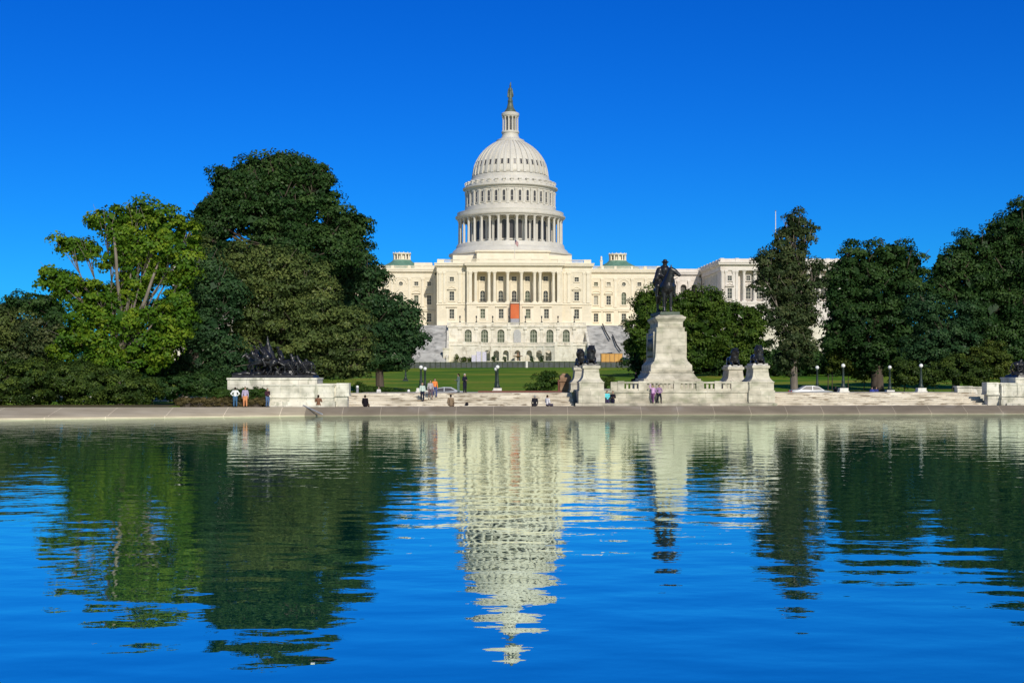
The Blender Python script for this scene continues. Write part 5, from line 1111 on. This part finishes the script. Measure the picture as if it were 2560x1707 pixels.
tree('oak_tree', 'tallest broad dark green tree behind the left bronze group', 155, 720,
  [(565, 452, 36, 40), (615, 440, 48, 44), (600, 500, 62, 50), (535, 515, 46, 40), (700, 500, 84, 60), (650, 415, 36, 28), (735, 410, 40, 28), (700, 405, 40, 26), (800, 440, 34, 34), (572, 462, 52, 50), (640, 470, 55, 52), (690, 430, 52, 44), (762, 432, 50, 46), (800, 485, 48, 50), (505, 540, 42, 38), (550, 570, 60, 50), (640, 560, 75, 50), (745, 545, 75, 60), (842, 550, 50, 46), (892, 565, 40, 44), (830, 610, 70, 46), (700, 620, 95, 42), (580, 630, 60, 40), (880, 630, 40, 40), (790, 650, 90, 40), (500, 600, 36, 40)], 'dark', leaf=.46, clump=1.35, seed=12, trunk=.8, per=62, rag=.28)
tree('linden_tree', 'olive green spreading tree directly behind the left bronze group', 139, 700,
  [(540, 660, 55, 45), (620, 700, 85, 60), (720, 720, 90, 66), (800, 770, 80, 60), (860, 830, 62, 66), (650, 790, 100, 66), (760, 830, 110, 66), (850, 890, 80, 46), (720, 890, 120, 50), (610, 850, 60, 56), (905, 880, 36, 48), (600, 650, 60, 45), (690, 670, 80, 50), (500, 640, 45, 45), (880, 930, 50, 24), (780, 930, 60, 24), (770, 700, 60, 44), (800, 690, 40, 40)], 'olive', leaf=.36, clump=1.15, seed=13, trunk=.5, per=62)
tree('evergreen_tree', 'deep green dense tree between the yellow-green tree and the left bronze group', 135, 462,
  [(500, 760, 55, 46), (460, 830, 50, 50), (530, 820, 60, 60), (480, 900, 58, 50), (555, 890, 62, 56), (600, 925, 48, 40), (500, 690, 36, 40), (550, 720, 50, 56), (580, 750, 40, 60), (415, 850, 50, 50), (385, 910, 50, 50), (400, 780, 40, 50), (520, 650, 36, 36), (470, 700, 40, 44), (440, 940, 44, 34), (560, 950, 50, 34), (490, 750, 50, 50)], 'blue', leaf=.36, clump=1.1, seed=14, trunk=.35, bark='palebark', per=62)
tree('maple_tree', 'dark green tree hanging over the lawn just left of the grey stairs', 165, 950,
  [(905, 690, 46, 46), (880, 740, 50, 60), (950, 770, 60, 46), (1005, 790, 46, 46), (930, 830, 80, 56), (1015, 850, 42, 50), (985, 885, 60, 44), (900, 890, 70, 40), (930, 700, 36, 36), (1045, 850, 20, 28), (850, 650, 40, 50), (900, 640, 30, 40), (860, 820, 50, 60), (860, 700, 50, 60)], 'blue', leaf=.45, clump=1.2, seed=15, trunk=.5, per=60, rag=.3)
tree('slender_tree', 'narrow grey-green tree with pale trunk, right of the rider', 150, 1985,
  [(1985, 562, 42, 34), (2015, 590, 30, 34), (1962, 610, 40, 40), (1912, 660, 32, 40), (1968, 665, 48, 42), (1925, 710, 44, 40), (1985, 725, 62, 48), (2040, 690, 30, 40), (1950, 785, 50, 44), (2010, 790, 48, 46), (1980, 850, 50, 50), (1965, 905, 32, 36), (2020, 870, 30, 40), (2000, 640, 22, 30)], 'brownish', leaf=.36, clump=.85, seed=16, trunk=.42, bark='palebark', per=40, rag=.42, fill=.72)
tree('elm_tree', 'wide dark green tree with thick trunk at right, behind the four lamps', 168, 2193,
  [(2140, 655, 62, 50), (2225, 640, 58, 44), (2275, 670, 44, 50), (2095, 715, 48, 52), (2180, 730, 80, 60), (2270, 740, 60, 60), (2140, 810, 74, 56), (2225, 815, 70, 56), (2090, 850, 40, 46), (2190, 890, 90, 40), (2270, 860, 50, 56), (2100, 790, 40, 50)], 'dark', leaf=.45, clump=1.25, seed=17, trunk=.75, per=60)
tree('young_maple_tree', 'smaller rounded green tree in front of the two largest right trees', 152, 2392,
  [(2310, 780, 50, 50), (2350, 850, 62, 56), (2405, 800, 40, 66), (2300, 880, 50, 46), (2400, 880, 60, 50)], 'blue', leaf=.4, clump=1.0, seed=18, trunk=.35, per=60)
tree('large_elm_tree', 'huge dark tree filling the right edge of the picture', 172, 2520,
  [(2370, 668, 50, 50), (2440, 625, 60, 50), (2500, 590, 50, 50), (2560, 560, 60, 60), (2420, 710, 70, 60), (2520, 690, 80, 70), (2600, 650, 60, 90), (2460, 790, 80, 60), (2550, 790, 70, 70), (2500, 870, 90, 56), (2600, 850, 70, 80), (2350, 740, 40, 60), (2420, 860, 50, 60)], 'dark', leaf=.46, clump=1.3, seed=19, trunk=.85, per=60)
for i, (nm, lab, b_, q, mt) in enumerate((('ash_tree', 'round green tree just left behind the tall pedestal', 1612, [(1625, 790, 42, 50), (1602, 850, 30, 52), (1640, 745, 40, 30), (1605, 770, 26, 34), (1640, 870, 40, 46)], 'mid'),
      ('ash_tree', 'wide green tree behind the rider, below the white end wing', 1720, [(1700, 765, 50, 42), (1760, 755, 52, 40), (1690, 830, 54, 50), (1755, 820, 60, 52), (1730, 885, 70, 44), (1795, 790, 36, 46)], 'mid'),
      ('ash_tree', 'green tree between the rear right lion and the slender tree', 1850, [(1845, 790, 40, 40), (1870, 840, 46, 50), (1820, 860, 46, 50), (1860, 900, 50, 36), (1895, 800, 26, 36)], 'mid'))):
    tree(nm, lab, 236+i*7, b_, q, mt, leaf=.55, clump=1.4, seed=30+i, trunk=.35, per=46, group='round trees below the domed building')
tree('small_tree', 'small grey-green tree at the outer end of the right grey stairs', 371, 1578, [(1572, 815, 16, 20), (1590, 850, 22, 26), (1570, 870, 18, 20)], 'brownish', leaf=.5, clump=1.1, seed=41, trunk=.2, per=40)
tree('left_edge_tree', 'olive green tree at the left picture edge', 160, 20, [(0, 800, 50, 48), (50, 830, 55, 50), (20, 890, 70, 50), (-60, 820, 60, 80)], 'olive', leaf=.42, clump=1.15, seed=42, trunk=.4, per=58)
tree('left_edge_tree', 'pale olive tree between the left edge and the yellow-green tree', 150, 115, [(100, 830, 50, 36), (140, 860, 60, 46), (90, 890, 60, 40)], 'brownish', leaf=.4, clump=1.0, seed=43, trunk=.35, per=58)
tree('far_pine_tree', 'distant dark tree showing over the left edge trees', 235, 95, [(60, 765, 46, 30), (110, 760, 46, 34), (15, 775, 40, 26), (140, 790, 36, 40)], 'dark', leaf=.6, clump=1.3, seed=44, trunk=.4, per=46)
# shrubs and hedges
def shrub(name, lab, D, bl_, mat, leaf=.22, clump=.5, seed=5, cat='shrub', group=None, zb=None, per=56, dens=1.0, rag=.15):
    global TOT
    bx = XP(bl_[0][0], D); zb = gz(bx, D) if zb is None else zb; o = empty(name, (bx, D, zb), 0, lab, cat, group)
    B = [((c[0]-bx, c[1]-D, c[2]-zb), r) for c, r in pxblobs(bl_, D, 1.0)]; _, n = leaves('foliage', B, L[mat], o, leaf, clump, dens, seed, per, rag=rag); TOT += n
    [MB().tube([(c[0], c[1], 0), (c[0]+.1, c[1], max(.2, c[2]))], [.07, .03], 6).build('stem', M['bark'], o) for c, r in B]; return o
g = 'dark yew shrubs along the left pool edge'
shrub('yew_shrub', 'dark spreading shrub at the far left pool edge', 114.5, [(0, 965, 70, 52), (70, 955, 66, 56), (-50, 960, 50, 50)], 'shrub', seed=51, group=g, zb=.8, leaf=.26, clump=.6)
shrub('yew_shrub', 'dark spreading shrub below the yellow-green tree, second from the left edge', 116.5, [(170, 955, 74, 54), (110, 975, 50, 40), (220, 965, 60, 48)], 'shrub', seed=52, group=g, zb=.8, leaf=.26, clump=.6)
shrub('yew_shrub', 'dark spreading shrub left of the low brown hedge', 118.5, [(290, 965, 66, 46), (350, 980, 46, 34), (310, 990, 60, 26)], 'shrub', seed=53, group=g, zb=.8, leaf=.26, clump=.6)
def hedge(name, lab, x0, x1, ya, yb, z0, z1, mat, seed, zz=None):
    o = empty(name, ((x0+x1)/2, (ya+yb)/2, z0), 0, lab, 'hedge'); g = np.random.default_rng(seed); B = []; w2 = (x1-x0)/2; n = max(3, int((x1-x0)/.5))
    for i in range(n):
        x = -w2+.3+(2*w2-.6)*i/(n-1); zt = (z1-z0)*(1 if zz is None else lerp(1, zz, i/(n-1))); 
        B.append(((x, 0, zt*.5), (.42, (yb-ya)/2, zt*.52))); B.append(((x, -(yb-ya)*.2, zt*.72), (.40, (yb-ya)/2*.7, zt*.3)))
    leaves('foliage', B, L[mat], o, .13, .28, 1.0, seed, 40, rag=.06); t = MB(); t.box(-w2+.3, w2-.3, -(yb-ya)*.25, (yb-ya)*.25, 0, (z1-z0)*(.6 if zz is None else .4*zz)); t.build('stems', M['bark'], o)
D = 119.6
hedge('clipped_hedge', 'clipped box hedge wrapping the left plinth behind the pool edge people', XP(532, 116), XP(664, 116), 115.5, 116.7, .7, 2.45, 'hedge', 61)
hedge('low_hedge', 'low loose brownish hedge running in front of the clipped hedge', XP(442, 115), XP(662, 115), 114.75, 115.5, .7, 1.6, 'rust', 62)
hedge('dark_wedge', 'long dark low leafy wedge behind the left steps beside the marble end wall', XP(888, 131), XP(1012, 131), 130.2, 131.6, .8, 2.75, 'hedge', 63, .62)  # tapering leafy wedge added for a dark patch on the lawn
shrub('shade_fill_shrub', 'black-green shrub mass added for the deep shade between the yew and the clipped hedge', 127, [(440, 968, 60, 34), (520, 965, 60, 36), (380, 970, 50, 34), (590, 970, 60, 30)], 'dark', seed=50, leaf=.28, clump=.6)  # shrubs added to give the near-black shade under the left trees
g = 'shrubs around the memorial'
shrub('round_shrub', 'bright green round shrub left of the brown stone block', 137, [(1375, 955, 24, 30), (1350, 962, 22, 24), (1332, 970, 18, 16)], 'hedge', seed=54, group=g)
shrub('round_shrub', 'small green shrub between the front left lion and the tall pedestal', 138, [(1513, 960, 18, 20), (1500, 968, 14, 12)], 'shrub', seed=55, group=g)
g = 'yellow-green shrubs behind the right steps'
shrub('broad_shrub', 'dark green shrub right of the thick trunk', 146, [(2260, 935, 50, 34), (2310, 940, 40, 30)], 'shrub', seed=56, group=g, leaf=.3, clump=.7)
shrub('broad_shrub', 'olive shrub before the young round tree', 147, [(2380, 925, 56, 38), (2430, 935, 40, 34)], 'shrub', seed=57, group=g, leaf=.3, clump=.7)
shrub('tall_shrub', 'tall golden green shrub beside the right plinth', 149, [(2470, 905, 40, 46), (2500, 900, 30, 50), (2440, 900, 30, 30)], 'gold', seed=58, group=g, leaf=.3, clump=.7)
shrub('low_tree', 'yellowish young tree between the slender trunk and the thick trunk', 170, [(2080, 890, 30, 40), (2070, 830, 20, 30), (2120, 905, 36, 30), (2160, 930, 30, 24)], 'gold', seed=59, group=g, leaf=.36, clump=.8)
g = 'planting at the terrace foot'
shrub('flower_bed', 'long low planting at the left of the terrace foot', 387, [(1160, 898, 10, 6), (1172, 899, 12, 5), (1144, 893, 6, 8)], 'gold', seed=71, group=g, zb=6.4, leaf=.35, clump=.6, per=24)
for px, lab, sd_ in ((1234, 'left arch', 72), (1262, 'second arch from the left', 73), (1330, 'arch right of the fountain', 74), (1355, 'arch second right of the fountain', 75)):
    shrub('small_shrub', 'small dark shrub before the %s of the curved terrace wall' % lab, 386, [(px, 897, 5, 8)], 'dark', seed=sd_, group=g, zb=6.4, leaf=.3, clump=.5, per=24)
# far wood: one dark mass closing the view under the crowns
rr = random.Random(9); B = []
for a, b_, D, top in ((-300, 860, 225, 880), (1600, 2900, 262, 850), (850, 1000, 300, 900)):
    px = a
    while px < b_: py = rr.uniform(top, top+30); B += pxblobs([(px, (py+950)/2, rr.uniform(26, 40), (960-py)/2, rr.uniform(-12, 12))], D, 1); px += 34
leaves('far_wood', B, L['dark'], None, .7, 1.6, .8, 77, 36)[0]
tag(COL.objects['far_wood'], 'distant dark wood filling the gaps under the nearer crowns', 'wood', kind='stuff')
print('LEAVES', TOT)
o = tag(MB().box(-.028, .028, -.014, .014, .004, .010).build('floating_feather', M['globe'], loc=(XP(782, 17.8), 17.8, 0)), 'tiny white feather floating on the near water, lower left of centre', 'feather')
t = MB(); t.face([(-.16, 0, .012), (-.05, -.07, .016), (.14, -.02, .012), (.17, .05, .014), (-.02, .08, .018)]); o = tag(t.build('floating_leaf', M['bark'], loc=(XP(806, 18.0), 18.0, 0)), 'small dark leaf floating right beside the white feather', 'leaf')
